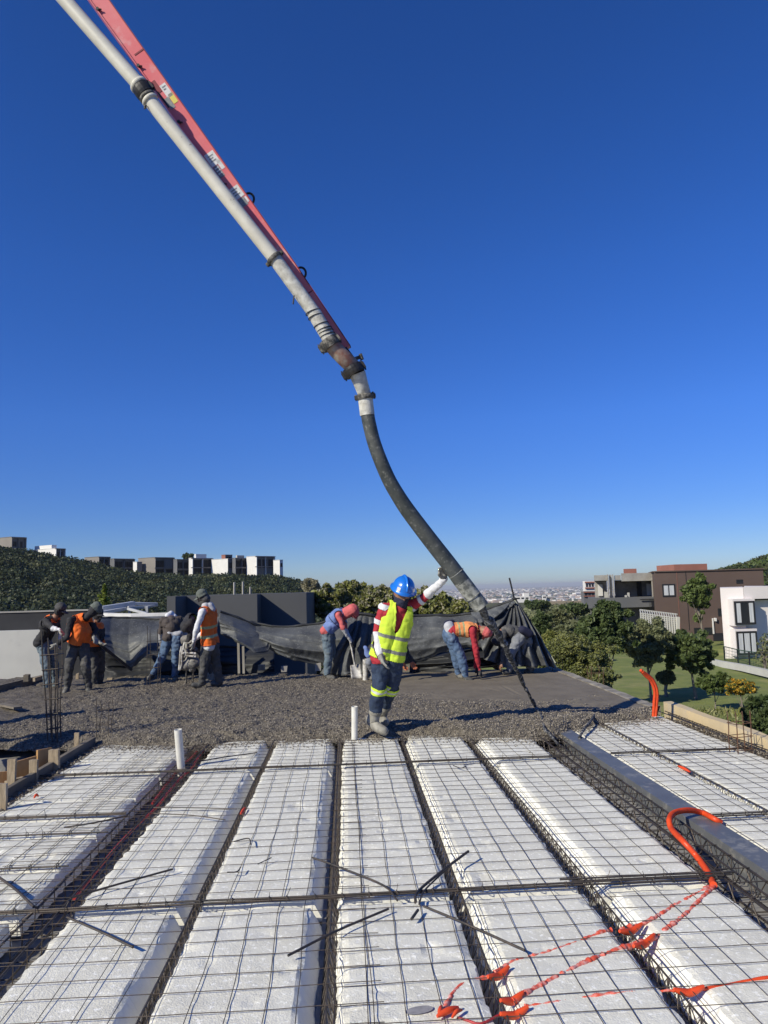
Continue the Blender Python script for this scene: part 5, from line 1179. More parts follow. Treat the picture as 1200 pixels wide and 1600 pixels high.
def ringpx(u, v, u2, v2, d, r, name, mt, prof=None, parent=boom, ears=0):
    a = P(u, v, d); b = P(u2, v2, d); ax_ = (b-a); L = np.linalg.norm(ax_); ax_ /= L
    prof = prof or [(0, 0), (r, 0), (r*1.05, L*.3), (r*1.05, L*.7), (r, L), (0, L)]
    mb = MB(); mb.lathe(a, ax_, prof, 20)
    for k in range(ears):
        sd = np.cross(ax_, dep); sd /= np.linalg.norm(sd); s_ = (-1) ** k
        c_ = (a+b)/2+sd*s_*r*1.1; mb.obox(c_, sd*r*.16, ax_*L*.36, dep*r*.22)
        mb.tube([c_-ax_*L*.62, c_+ax_*L*.62], r*.08, 6)
    return mb.build(name, M[mt], parent, smooth=False)
ringpx(215, 131, 219, 135.5, 7.8, .095, 'flange', 'pipe'); ringpx(219, 136, 229, 149, 7.8, .092, 'rubber_sleeve', 'blackmetal', ears=1)
ringpx(229, 149.5, 232, 154, 7.8, .086, 'flange', 'clamp'); ringpx(233, 155, 236, 159, 7.8, .086, 'flange', 'pipe')
# curved hanger bracket
MB().tube(smoothpath([P(213, 131, 7.85), P(222, 126, 7.9), P(238, 131, 8.0), P(247, 141, 8.05), P(246, 150, 8.0), P(238, 153, 7.9)], 5), .013, 7).build('hanger_bracket', M['red'], boom, smooth=True)
MB().tube([P(228, 164, 7.75), P(226, 170, 7.75)], .012, 6).build('hanger_bolt', M['clamp'], boom)
ringpx(427, 402, 431, 406.5, 7.8, .088, 'clamp_ring', 'clamp', ears=2)
MB().tube([P(459.5, 462, 7.76), P(458, 475, 7.72)], .008, 5).build('hanging_pin', M['blackmetal'], boom)
for (u, v) in [(489, 488), (493, 495), (502, 508), (507, 515), (509.5, 519), (512, 524)]:
    a = P(u, v, 7.82); an = np.linspace(0, 2*math.pi, 18); ax_ = P(516, 532, 7.82)-P(490, 488, 7.82); ax_ /= np.linalg.norm(ax_)
    x_ = np.cross(ax_, dep); MB().tube([a+(x_*math.cos(t_)+dep*math.sin(t_))*RP*1.06+ax_*.012*math.cos(t_) for t_ in an], .006, 5).build('tie_wire', M['blackmetal'], boom)
ringpx(511, 531, 519, 543, 7.8, .100, 'coupling_clamp', 'clamp', ears=2)
tubepx([(516, 536), (526, 548), (538, 560), (549, 571), (555, 580)], [7.8, 7.82, 7.85, 7.9, 7.95], [.082, .084, .086, .086, .082], 'elbow', 'elbow', 18)
mb = MB(); mb.bar(P(536, 548, 8.0), P(556, 574, 8.0), .10, .12, up=tuple(dep)); mb.build('tip_bracket', M['blackmetal'], boom)
mb = MB(); mb.tube([P(553, 561, 7.95), P(565, 557, 7.95)], .02, 7); mb.tube([P(563, 553, 7.95), P(566, 562, 7.95)], .02, 7); mb.build('lock_lever', M['clamp'], boom)
ringpx(549, 573, 556, 585, 7.9, .108, 'swivel_coupling', 'blackmetal', ears=2)
tubepx([(558, 583), (564, 600), (570, 617)], [7.92, 7.95, 8.0], [.090, .078, .070], 'reducer', 'pipewrap', 18)
MB().tube([P(567, 590, 7.96), P(573, 612, 8.0)], .035, 8).build('clamp_handle', M['blackmetal'], boom, smooth=True)
# hose: hangs from the boom, a thing of its own
hose = empty('delivery_hose', P(752, 950, 8.15), 'thick black rubber hose hanging from the boom tip, its cement-splashed end over the slab', 'hose')
ringpx(570, 616, 571, 624, 8.0, .092, 'hose_coupling', 'clamp', parent=hose, ears=2)
MB().tube(smoothpath([P(579, 622, 7.98), P(583, 617, 7.98), P(582, 612, 7.98)], 4), .012, 6).build('coupling_hook', M['clamp'], hose)
tubepx([(571, 624), (574, 649)], 8.0, .080, 'hose_ferrule', 'pipewrap', 18, parent=hose)
hp = [(574, 646), (577, 662), (584, 690), (594, 718), (608, 750), (623, 776), (639, 800), (670, 841), (702, 882), (722, 909)]
hdp = [8.0, 8.0, 8.0, 8.0, 8.02, 8.04, 8.06, 8.1, 8.13, 8.14]
tubepx(hp, hdp, [.074, .074, .074, .075, .077, .080, .084, .087, .089, .090], 'hose_body', 'hose', 24, 10, parent=hose)
q = smoothpath([P(720, 906.5, 8.14), P(735, 926, 8.15), P(752, 949, 8.15)], 6)
e_ = q[-1]-q[-2]; e_ /= np.linalg.norm(e_); mb = MB(); mb.tube(q, .0905, 24, cap=False); mb.lathe(q[-1], e_, [(.0905, 0), (.070, 0), (.068, -.25)], 24); mb.build('hose_end', M['hosetip'], hose, smooth=True)
M['rubin'] = M['tarpdark']; mb = MB(); mb.lathe(q[-1]-e_*.2, e_, [(0, 0), (.069, 0)], 20); mb.build('hose_bore', M['tarpdark'], hose)
for (u, v) in [(713, 896), (739, 932)]:
    a = P(u, v, 8.14); x_ = np.cross(e_, dep); an = np.linspace(0, 2*math.pi, 18)
    MB().tube([a+(x_*math.cos(t_)+dep*math.sin(t_))*.092 for t_ in an], .005, 5).build('hose_band', M['hosetip'], hose)
# cement-crusted rope from the hose end to the slab and along it
rp = [P(748, 944, 8.1), P(757, 960, 8.3), P(768, 975, 8.45), P(781, 995, 8.65), P(795, 1022, 8.9), P(806, 1043, 9.1), P(819, 1072, 9.35), P(830, 1092, 9.5)]
rp += [G(838, 1106, .02), G(846, 1120, .02), G(849, 1135, .03), G(862, 1150, .0), G(872, 1163, -.05)]
q = smoothpath(rp, 10); q = q+.012*np.stack([noise(q, 7, k) for k in (1, 2, 3)], 1)
L = np.linspace(0, 1, len(q)); rad = np.interp(L, [0, .12, .3, .45, .7, 1], [.045, .050, .040, .026, .016, .014])*(1+.45*noise(q, 14, 5)+.3*noise(q, 31, 6))
o = MB().tube(q, rad, 9).build('crusted_rope', M['crust'], smooth=False); tag(o, 'thick cement-crusted rope trailing from the hose end across the fresh slab', 'rope')
# second crusted line on the slab to the shadow corner
q = smoothpath([G(905, 1153, -.03), G(912, 1140, .0), G(922, 1128, .01), G(930, 1115, .01)], 8)
o = MB().tube(q, .016*(1+.4*noise(q, 20, 3)), 7).build('crusted_rope', M['crust']); tag(o, 'short cement-crusted rope piece on the slab right of the beam end', 'rope')
# screed boards lying in the fresh concrete

# ================================================================== PEOPLE
def capsule(mb, a, b, ra, rb, n=14, m=5):
    a = np.asarray(a, float); b = np.asarray(b, float); d = b-a; L = np.linalg.norm(d)
    if L < 1e-5: d = np.array([0, 0, 1.0]); L = 1e-5
    d = d/L if L > 1e-5 else d
    prof = [(ra*math.sin(t), -ra*math.cos(t)) for t in np.linspace(0.001, math.pi/2, m)]+[(rb*math.sin(t), L+rb*math.cos(t)) for t in np.linspace(math.pi/2, .001, m)]
    mb.lathe(a, d, prof, n)
    k = len(prof); base = mb.n-k*n
    mb.t.append(np.array([[base, base+(i+1) % n, base+i] for i in range(1, n-1)])[:0]) if False else None
    mb.add([a-d*ra, b+d*rb], None, None)
    p = mb.n-2; T = [(base+(i+1) % n, base+i, p) for i in range(n)]+[(base+(k-1)*n+i, base+(k-1)*n+(i+1) % n, p+1) for i in range(n)]
    mb.t.append(np.array(T)); mb.tm += [0]*len(T)
def seg_dist(Pt, a, b, ra, rb):
    d = b-a; t = np.clip(((Pt-a)@d)/max(1e-9, d@d), 0, 1); c = a+t[:, None]*d
    return np.linalg.norm(Pt-c, axis=1)-(ra+(rb-ra)*t)
def hand_segs(w, tip, across, curl, s=1.0, reg='glove', thumb=1):
    """palm and five fingers; across = towards the little finger, curl = direction the fingers close to"""
    w = np.asarray(w, float); d = np.asarray(tip, float)-w; d /= np.linalg.norm(d)
    ac = np.asarray(across, float); ac = ac-d*(ac@d); ac /= np.linalg.norm(ac)
    nr = np.cross(d, ac); cv, amt = curl; cv = np.asarray(cv, float)
    if np.linalg.norm(cv) > 0 and nr@cv < 0: nr = -nr
    out = [(w, w+d*.035*s, .026*s, .027*s, reg)]
    for k in range(4):
        o_ = (k-1.5)*.0205*s; base = w+d*.085*s+ac*o_
        out.append((w+d*.03*s+ac*o_*.7, base, .0165*s, .0145*s, reg))
    for k, (o_, l) in enumerate([(-1.5, .068), (-.5, .078), (.5, .073), (1.5, .056)]):
        base = w+d*.088*s+ac*o_*.021*s; q = base; dir_ = d+ac*o_*.05
        for j, fr in enumerate((.45, .32, .23)):
            ang = amt*(.55+.75*j)
            dd_ = dir_*math.cos(ang)+nr*math.sin(ang); dd_ /= np.linalg.norm(dd_); q2 = q+dd_*l*fr*s
            out.append((q, q2, (.0112-.0012*j)*s, (.0105-.0012*j)*s, reg)); q = q2
    t0 = w+d*.03*s-ac*.022*s*thumb*1.0; t1 = t0+(d*.035-ac*.022*thumb+nr*.012)*s; t2 = t1+(d*.028-ac*.004*thumb+nr*.014*(1+amt))*s
    out += [(t0, t1, .015*s, .0125*s, reg), (t1, t2, .0125*s, .010*s, reg)]
    return out
def eval_mesh(o):
    dg = bpy.context.evaluated_depsgraph_get(); ev = o.evaluated_get(dg); me = ev.to_mesh()
    n = len(me.vertices); V = np.empty(n*3, np.float32); me.vertices.foreach_get('co', V)
    k = len(me.polygons); tot = np.empty(k, np.int32); me.polygons.foreach_get('loop_total', tot)
    li = np.empty(len(me.loops), np.int32); me.loops.foreach_get('vertex_index', li)
    N = np.empty(n*3, np.float32); me.vertices.foreach_get('normal', N)
    ev.to_mesh_clear()
    Fq = li.reshape(-1, 4) if (tot == 4).all() else None
    if Fq is None:
        st = np.concatenate([[0], np.cumsum(tot)[:-1]]); m4 = tot == 4; Fq = li[st[m4][:, None]+np.arange(4)]
    return V.reshape(-1, 3).astype(float), Fq, N.reshape(-1, 3).astype(float)
def blend_mesh(segs, voxel, smooth=4):
    mb = MB()
    for (a, b, ra, rb, _) in segs: capsule(mb, a, b, ra, rb)
    mb.qm = [0]*sum(len(q) for q in mb.q); mb.tm = [0]*sum(len(q) for q in mb.t)
    o = mb.build('tmp', M['skin'])
    md = o.modifiers.new('r', 'REMESH'); md.mode = 'VOXEL'; md.voxel_size = voxel
    md = o.modifiers.new('s', 'SMOOTH'); md.factor = .5; md.iterations = smooth
    r = eval_mesh(o); me = o.data; bpy.data.objects.remove(o); bpy.data.meshes.remove(me); return r
def submesh(name, V, Fq, keep, mats, mi, parent, thick=None):
    f = Fq[keep]; u, inv = np.unique(f, return_inverse=True)
    if len(f) == 0: return None
    o = link_mesh(name, mesh_from(name, V[u], inv.reshape(-1, 4), mats, mi, True), parent)
    if thick: md = o.modifiers.new('t', 'SOLIDIFY'); md.thickness = thick; md.offset = 1
    return o
def person(label, j, d0, s=1.0, voxel=.009, mats=None, vest=None, head='cap', look=None, handed=None, wrink=.014, hood=None, belly=1.0, helmet=None, shoes='boot', curl=.5, sleeveband=None, kneeband=False, skinhead=True, pantw=1.0, grp='workers pouring the slab'):
    J = {k: P(v[0], v[1], d0+(v[2] if len(v) > 2 else 0)) for k, v in j.items()}
    base = (J['la']+J['ra'])/2
    o = empty('person', base, label, 'person', grp)
    hdp_, nk, ps = J['hd'], J['nk'], J['ps']
    up = nk-ps; TL = np.linalg.norm(up); up = up/TL
    lat = J['rs']-J['ls']; lat = lat-up*(lat@up); W2 = np.linalg.norm(lat)/2; lat /= np.linalg.norm(lat)   # picture-left shoulder -> right
    lk = P(*look[:2], d0+look[2])-hdp_; lk /= np.linalg.norm(lk)
    fr = np.cross(lat, up)
    if fr@lk < 0: fr = -fr
    sm = (J['ls']+J['rs'])/2
    wch = min(W2, .17*s)
    seg = []
    # torso
    for q in (-1, 1):
        seg.append((sm-up*.10*s+lat*q*wch*.45, ps+up*.22*s+lat*q*.065*s, .108*s, .098*s*belly, 'shirt'))
        seg.append((ps+up*.22*s+lat*q*.065*s, ps+lat*q*.075*s, .098*s*belly, .112*s, 'shirt'))
    seg.append((J['ls'], J['rs'], .062*s, .062*s, 'shirt')); seg.append((sm, nk, .085*s, .06*s, 'shirt'))
    seg.append((sm-up*.06*s, sm-up*.2*s, .115*s, .115*s, 'shirt'))
    hdir = hdp_-nk; hdir /= np.linalg.norm(hdir)
    seg.append((nk-hdir*.02, hdp_-hdir*.03*s, .055*s, .06*s, 'neck'))
    # head
    hf = lk-hdir*(lk@hdir); hf /= max(1e-6, np.linalg.norm(hf)); hl = np.cross(hdir, hf)
    seg += [(hdp_+hdir*.025*s-hf*.012*s, hdp_-hdir*.01*s-hf*.005*s, .092*s, .088*s, 'head'), (hdp_-hdir*.02*s+hf*.02*s, hdp_-hdir*.075*s+hf*.055*s, .068*s, .036*s, 'head'),
            (hdp_+hdir*.0*s+hf*.088*s, hdp_-hdir*.03*s+hf*.104*s, .009*s, .014*s, 'head'), (hdp_-hdir*.062*s+hf*.080*s-hl*.016*s, hdp_-hdir*.062*s+hf*.080*s+hl*.016*s, .011*s, .011*s, 'head')]
    for q in (-1, 1): seg.append((hdp_+hl*q*.088*s+hdir*.012*s-hf*.005*s, hdp_+hl*q*.086*s-hdir*.022*s, .014*s, .010*s, 'head'))
    # arms
    for sd in 'lr':
        a, b, c = J[sd+'s'], J[sd+'e'], J[sd+'w']
        seg.append((a, b, .060*s, .047*s, 'upper')); seg.append((b, c, .047*s, .034*s, 'fore'))
        tip = J[sd+'h']
        if handed and sd in handed: ac, cv, am = handed[sd]
        else:
            ac = lat if sd == 'l' else -lat; cv = fr; am = curl
            dd_ = tip-c; 
            if abs(ac@dd_)/max(1e-6, np.linalg.norm(dd_)) > .85: ac = fr
        seg += hand_segs(c, tip, ac, (cv, am), s*1.14)
    # legs
    for sd in 'lr':
        a, b, c, t = J[sd+'p'], J[sd+'k'], J[sd+'a'], J[sd+'t']
        seg.append((ps+(a-ps)*.8, a+(b-a)*.25, .105*s*pantw, .100*s*pantw, 'pants')); seg.append((a, b, .098*s*pantw, .070*s*pantw, 'pants'))
        cf = b+(c-b)*.35+(0 if True else 0)
        seg.append((b, cf, .070*s*pantw, .066*s*pantw, 'pants')); seg.append((cf, b+(c-b)*.62, .066*s*pantw, .060*s*pantw, 'pants'))
        seg.append((b+(c-b)*.62, c, .058*s, .050*s, 'shin'))
        fd = t-c; 
        seg.append((c-fd*.22-np.array([0, 0, .02*s]), c+fd*.35-np.array([0, 0, .03*s]), .046*s, .046*s, 'foot')); seg.append((c+fd*.3-np.array([0, 0, .03*s]), t-fd*.1, .046*s, .038*s, 'foot'))
    V, Fq, N = blend_mesh(seg, voxel)
    D = np.stack([seg_dist(V, np.asarray(a), np.asarray(b), ra, rb)+(.012 if g_ == 'shirt' else 0) for (a, b, ra, rb, g_) in seg], 1)
    rid = D.argmin(1); names = [g_[4] for g_ in seg]; regs = ['shirt', 'neck', 'head', 'upper', 'fore', 'glove', 'pants', 'shin', 'foot']
    vreg = np.array([regs.index(names[i]) for i in rid])
    freg = np.median(vreg[Fq], axis=1).astype(int)
    freg = vreg[Fq[:, 0]]
    clothm = np.isin(vreg, [0, 3, 4, 6, 7])
    q_ = V-base
    wr = wrink*(.8*noise(q_*[1, 1, .8], 7, 1)+.9*(np.abs(noise(q_, 13, 2))-.3)+.4*noise(q_, 26, 3))
    wr = np.where(np.isin(vreg, [6, 7]), wr*1.35, wr)
    V2 = V+N*(wr*clothm)[:, None]
    mdef = dict(shirt='blackcloth', neck='skin', head='skin', upper=None, fore=None, glove='glove', pants='denim', shin=None, foot='bootdark')
    mdef.update(mats or {})
    if mdef['upper'] is None: mdef['upper'] = mdef['shirt']
    if mdef['fore'] is None: mdef['fore'] = mdef['upper']
    if mdef['shin'] is None: mdef['shin'] = mdef['foot'] if shoes == 'boot' else mdef['pants']
    mnames = [mdef[r_] for r_ in regs]
    body = link_mesh('body', mesh_from('body', V2, Fq, [M[k] for k in mnames], freg, True), o)
    FC = V2[Fq].mean(1); rel = FC-ps; tt = (rel@up)/TL; ss = rel@lat/s; ff = rel@fr/s
    def garment(name, regset, off, mt, pred=None, mi=None, thick=None, wr2=0.0, mts=None):
        keep = np.isin(freg, [regs.index(r_) for r_ in regset])
        if pred is not None: keep &= pred
        Vg = V2+N*off+N*(wr2*(noise(q_, 9, 8)+.6*noise(q_, 20, 9)))[:, None]
        ms = [M[k] for k in (mts or [mt])]
        return submesh(name, Vg, Fq, keep, ms, (mi[keep] if mi is not None else None), o, thick)
    # trousers and footwear as garments
    garment('trousers', ['pants']+(['shin'] if shoes != 'boot' else []), .006, mdef['pants'], thick=.003)
    if shoes == 'boot': garment('boots', ['shin', 'foot'], .009, mdef['foot'], thick=.003)
    else:
        for sd in 'lr':
            oth = 'r' if sd == 'l' else 'l'; da_ = np.linalg.norm(FC-(J[sd+'a']+J[sd+'t'])/2, axis=1) < np.linalg.norm(FC-(J[oth+'a']+J[oth+'t'])/2, axis=1)
            garment('shoe', ['foot'], .004, mdef['foot'], pred=da_, thick=.003)
    for sd in 'lr':
        oth = 'r' if sd == 'l' else 'l'; pg_ = np.linalg.norm(FC-J[sd+'h'], axis=1) < np.linalg.norm(FC-J[oth+'h'], axis=1)
        garment('glove', ['glove'], .002, mdef['glove'], pred=pg_)
    if kneeband:
        for sd in 'lr':
            b, c = J[sd+'k'], J[sd+'a']; dl = c-b; Lb = np.linalg.norm(dl); dl /= Lb
            tb = ((FC-b)@dl); near = np.linalg.norm((FC-b)-np.outer(tb, dl), axis=1) < .14*s
            mi = (np.abs(tb-.035) > .014).astype(int)
            garment('knee_band', ['pants'], .016, 'hivis', pred=near & (np.abs(tb-.035) < .040), mi=mi, mts=['reflw', 'hivis'], thick=.002)
    if sleeveband:
        for sd in 'lr':
            a, b = J[sd+'s'], J[sd+'e']; dl = b-a; Lb = np.linalg.norm(dl); dl /= Lb; tb = (FC-a)@dl/Lb
            garment('sleeve_band', ['upper'], .007, sleeveband, pred=(tb > .50) & (tb < .70), thick=.002)
            garment('shoulder_patch', ['upper', 'shirt'], .006, sleeveband, pred=(np.abs(tb+.05) < .11) & (np.linalg.norm(FC-a, axis=1) < .075*s), thick=.002)
        for q in (-1, 1): garment('white_undersleeve', ['fore'], .004, 'whitecloth', pred=(ss*q > 0), thick=.002)
    if vest:
        vm = vest['mat']; st = vest.get('stripes', [(.22, .30), (.42, .50)]); stm = vest.get('smat', 'refl'); hem = vest.get('hem', -.02)
        fb = vest.get('front', True)
        mi = np.zeros(len(Fq), int)
        for (a, b) in st: mi[(tt > a) & (tt < b)] = 1
        arm = (freg == regs.index('upper'))
        wid = np.clip(W2/s*.98-.0, .13, .22)
        pred = (tt > hem) & (tt < 1.04) & (np.abs(ss) < np.interp(tt, [0, .5, .8, 1.0], [.3, .3, wid*.92, wid*.82]))
        pred &= ~(arm & (tt < .78))
        if fb: pred &= ~((ff > 0) & (np.abs(ss-.0) < np.interp(tt, [0, .5, .56, 1.0], [.006, .006, .015, .062]))) | (tt < .0)
        pred &= ~((np.abs(ss) < .055) & (tt > .97))
        garment('safety_vest', ['shirt', 'upper']+(['pants'] if vest.get('long') else []), .020, vm, pred=pred, mi=mi, mts=[vm, stm], thick=.003, wr2=.006)
    # head gear
    hc = hdp_+hdir*(.05 if head == 'helmet' else .03)*s
    if head == 'helmet':
        ua = hdir+hf*helmet[0]; ua /= np.linalg.norm(ua)
        hb = MB(); th = np.linspace(0, math.pi/2, 9); prof = [(.146*s, -.012*s), (.151*s, -.006*s), (.125*s, .012*s)]+[(.122*s*math.cos(t_), .02*s+.118*s*math.sin(t_)) for t_ in th]
        hb.lathe(hc+ua*.005*s, ua, prof, 32, xref=hf, sx=1.16, sy=.97)
        hh = hb.build('hard_hat', M['helmet'], o, smooth=True); md = hh.modifiers.new('t', 'SOLIDIFY'); md.thickness = .004
        rb = MB(); hfx = hf-ua*(hf@ua); hfx /= np.linalg.norm(hfx)
        rb.tube([hc+ua*(.025*s+.120*s*math.sin(t_))+hfx*.142*s*math.cos(t_) for t_ in np.linspace(.15, math.pi-.15, 20)], .013*s, 8)
        rb.build('hat_ridge', M['helmet'], hh, smooth=True)
        lb = MB(); hlx = np.cross(ua, hfx); 
        for q in (-1, 1):
            dirn = hfx*.72+hlx*q*.60; dirn /= np.linalg.norm(dirn); tn = np.cross(ua, dirn)
            lb.obox(hc+dirn*.130*s+ua*.045*s, tn*.02*s, dirn*.004, (ua-dirn*.25)*.018*s)
        lb.build('hat_label', M['label'], hh)
    elif head in ('cap', 'hood', 'beanie', 'wrap'):
        hm = hood or 'blackcloth'; hs_ = []
        if head == 'cap':
            hs_ = [(hc+hdir*.03*s-hf*.01*s, hc+hdir*.0*s-hf*.01*s, .100*s, .106*s, 'x')]
        elif head == 'beanie':
            hs_ = [(hc+hdir*.05*s-hf*.02*s, hc-hdir*.01*s-hf*.015*s, .098*s, .110*s, 'x'), (hc+hdir*.07*s+hl*.03*s-hf*.03*s, hc+hdir*.03*s-hl*.03*s, .07*s, .09*s, 'x')]
        elif head == 'hood':
            hs_ = [(hc+hdir*.03*s-hf*.015*s, hc-hdir*.05*s-hf*.02*s, .113*s, .108*s, 'x'), (hc-hdir*.05*s-hf*.02*s, nk+(hdir*.0)*s-hf*.01*s, .105*s, .115*s, 'x'), (hc+hdir*.035*s+hf*.06*s, hc+hdir*.02*s+hf*.09*s, .075*s, .065*s, 'x')]
        elif head == 'wrap':
            hs_ = [(hc+hdir*.03*s-hf*.01*s, hc-hf*.01*s, .103*s, .108*s, 'x')]
        Vh, Fh, Nh = blend_mesh(hs_, voxel*.9, 3)
        Vh = Vh+Nh*(.006*s*noise(Vh, 16, 4)+.004*s*noise(Vh, 33, 5))[:, None]
        relh = Vh[Fh].mean(1)-hc; a_ = relh@hf/s; b_ = relh@hdir/s
        keep = (b_ > -.005-0.10*(a_ < .02)*0) if head in ('cap', 'beanie', 'wrap') else ~((a_ > .075) & (b_ < .03))
        if head != 'hood': keep &= ~((a_ > .02) & (b_ < .028))
        ho = submesh({'cap': 'cap', 'beanie': 'beanie', 'hood': 'hood', 'wrap': 'cap'}[head], Vh, Fh, keep, [M[hm]], None, o, .004)
        if head in ('cap', 'wrap', 'hood'):
            n_ = 9; an = np.linspace(-1.15, 1.15, n_); rows = []
            for rr__ in (.085, .125, .165):
                rows.append([hc+hdir*(.028-.25*(rr__-.085)-.018*abs(math.sin(t_))*1.2)*s+hf*(rr__*math.cos(t_)+.01)*s+hl*min(1, 1)*(.088*math.sin(t_)*(1 if rr__ < .1 else .92))*s for t_ in an])
            vb = MB(); vb.grid(np.array(rows)); vz = vb.build('visor', M[hm], ho or o, smooth=True); md = vz.modifiers.new('t', 'SOLIDIFY'); md.thickness = .006
        if head == 'cap':   # hair at the back
            pass
    # eyes and brows
    eb = MB()
    for q in (-1, 1):
        c_ = hdp_+hl*q*.033*s+hdir*.006*s+hf*.079*s
        capsule(eb, c_-hl*.008*s, c_+hl*.008*s, .0085*s, .0085*s, 8, 3)
    eb.qm = [0]*sum(len(q) for q in eb.q); eb.tm = [0]*sum(len(q) for q in eb.t)
    eb.build('eyes', M['beard'], o)
    return o, dict(J=J, hf=hf, hl=hl, hdir=hdir, hc=hc, up=up, lat=lat, fr=fr, seg=seg, base=base, nk=nk, hd=hdp_, sm=sm)

def scarf(o, d, mt, s=1.0, low=.12, face=True, name='neck_gaiter'):
    nk, hd, hf, hdir = d['nk'], d['hd'], d['hf'], d['hdir']
    sg = [(nk-d['up']*.02, hd-hdir*.055*s, .082*s, .080*s, 'x'), (hd-hdir*.055*s, hd-hdir*.03*s-hf*.03*s, .085*s, .096*s, 'x')]
    if face: sg.append((hd-hdir*.07*s+hf*.03*s, hd-hdir*.085*s+hf*.06*s, .062*s, .048*s, 'x'))
    V, Fq, N = blend_mesh(sg, .008, 3); V = V+N*(.008*s*noise(V*[1, 1, 2.2], 17, 3))[:, None]
    return link_mesh(name, mesh_from(name, V, Fq, M[mt], None, True), o)

# ---- the man with the blue helmet, holding the hose
pm, dm = person('worker in blue hard hat and yellow-green vest holding the hose end with a raised arm',
    dict(hd=(629, 927, -.04), nk=(625, 947), ps=(604, 1030), ls=(600, 950, -.03), rs=(645, 946, .04), le=(589, 986, -.02), lw=(594, 1021, -.10), lh=(601, 1040, -.16),
         re=(668, 930, -.05), rw=(694, 905, -.30), rh=(690, 884, -.36), lp=(594, 1036, 0), lk=(593, 1074, -.06), la=(583, 1126, .04), lt=(602, 1144, -.16),
         rp=(616, 1036, .02), rk=(611, 1072, .10), ra=(596, 1117, .34), rt=(602, 1130, .22)), 8.55, s=1.06, voxel=.0066,
    mats=dict(shirt='redcloth', upper='redcloth', fore='whitecloth', neck='navy', pants='denimdark', shin='boot', foot='boot', glove='glove'),
    vest=dict(mat='hivis', stripes=[(.15, .215), (.41, .475)], smat='refl', hem=.02, long=1), head='helmet', helmet=(.10,), look=(665, 952, -.9),
    handed={'r': (RT*.5+UP*.5, RT+UP*.1, .55), 'l': (FW*-1, RT, .32)}, sleeveband='whitecloth', kneeband=True, wrink=.012)
scarf(pm, dm, 'navy', 1.06)
hb = MB(); hd_, hf_, hl_, hr_ = dm['hd'], dm['hf'], dm['hl'], dm['hdir']
capsule(hb, hd_-hr_*.058+hf_*.088-hl_*.02, hd_-hr_*.058+hf_*.088+hl_*.02, .008, .008, 8, 3); hb.qm = [0]*sum(len(q) for q in hb.q); hb.tm = [0]*sum(len(q) for q in hb.t)
hb.build('moustache', M['beard'], pm)

# ---- F: standing man in orange vest seen from behind
pf, df = person('standing worker in light hoodie and orange striped vest, beside the engine',
    dict(hd=(317, 934, 0), nk=(323, 946), ps=(328, 1008), ls=(316, 955, -.20), rs=(333, 955, .20), le=(308, 981, -.26), lw=(303, 1001, -.22), lh=(302, 1014, -.22), re=(322, 985, .34), rw=(304, 1000, .40), rh=(297, 1004, .4),
         lp=(323, 1012, -.05), lk=(319, 1039, -.1), la=(315, 1066, -.08), lt=(301, 1071, -.14), rp=(333, 1012, .05), rk=(338, 1040, .08), ra=(342, 1065, .1), rt=(332, 1069, .04)), 13.1, s=1.0,
    mats=dict(shirt='whitecloth', pants='charcoal', foot='bootdark', shin='charcoal', glove='glove', neck='blackcloth', head='blackcloth'),
    vest=dict(mat='orangevis', stripes=[(.20, .27), (.44, .51)], smat='reflg', hem=.02, front=False), head='cap', hood='beanie', look=(280, 940, .1), shoes='shoe')
scarf(pf, df, 'charcoal', 1.0, name='face_mask')
sg = [(df['nk']-df['fr']*.06+df['up']*-.01, df['nk']-df['fr']*.10-df['up']*.07, .075, .06, 'x'), (df['nk']-df['lat']*.05, df['nk']+df['lat']*.05, .07, .07, 'x')]
V, Fq, N = blend_mesh(sg, .01, 3); link_mesh('hood_down', mesh_from('hood_down', V, Fq, M['greycloth'], None, True), pf)

# ---- D: bending man in jeans and dark vest
pd_, dd_ = person('stooping worker in jeans and dark brown body warmer, left of the engine',
    dict(hd=(270, 968, .42), nk=(268, 966, .30), ps=(269, 996), ls=(254, 969, .10), rs=(281, 967, .24), le=(251, 989, .12), lw=(252, 1006, .22), lh=(254, 1015, .25), re=(288, 985, .25), rw=(292, 1003, .3), rh=(293, 1012, .3),
         lp=(263, 1000, 0), lk=(253, 1028, -.05), la=(238, 1053, -.05), lt=(232, 1060, -.2), rp=(276, 1000, 0), rk=(275, 1028, .0), ra=(273, 1056, .05), rt=(275, 1062, -.1)), 14.3, s=1.0,
    mats=dict(shirt='brownvest', upper='brownvest', fore='greycloth', pants='denim', foot='bootdark'), head='cap', hood='greycloth', look=(272, 990, 1.5), shoes='shoe')
sg = [(P(262, 962, 14.6), P(268, 959, 14.7), .05, .06, 'x'), (P(268, 959, 14.7), P(273, 963, 14.7), .06, .05, 'x')]
V, Fq, N = blend_mesh(sg, .01, 3); link_mesh('hood_down', mesh_from('hood_down', V+N*(.012*noise(V, 14, 3))[:, None], Fq, M['whitecloth'], None, True), pd_)
sg = [(P(263, 992, 14.27), P(280, 991, 14.32), .075, .07, 'x')]
V, Fq, N = blend_mesh(sg, .01, 3); link_mesh('shirt_tail', mesh_from('shirt_tail', V+N*(.012*noise(V, 14, 3))[:, None], Fq, M['greycloth'], None, True), pd_)

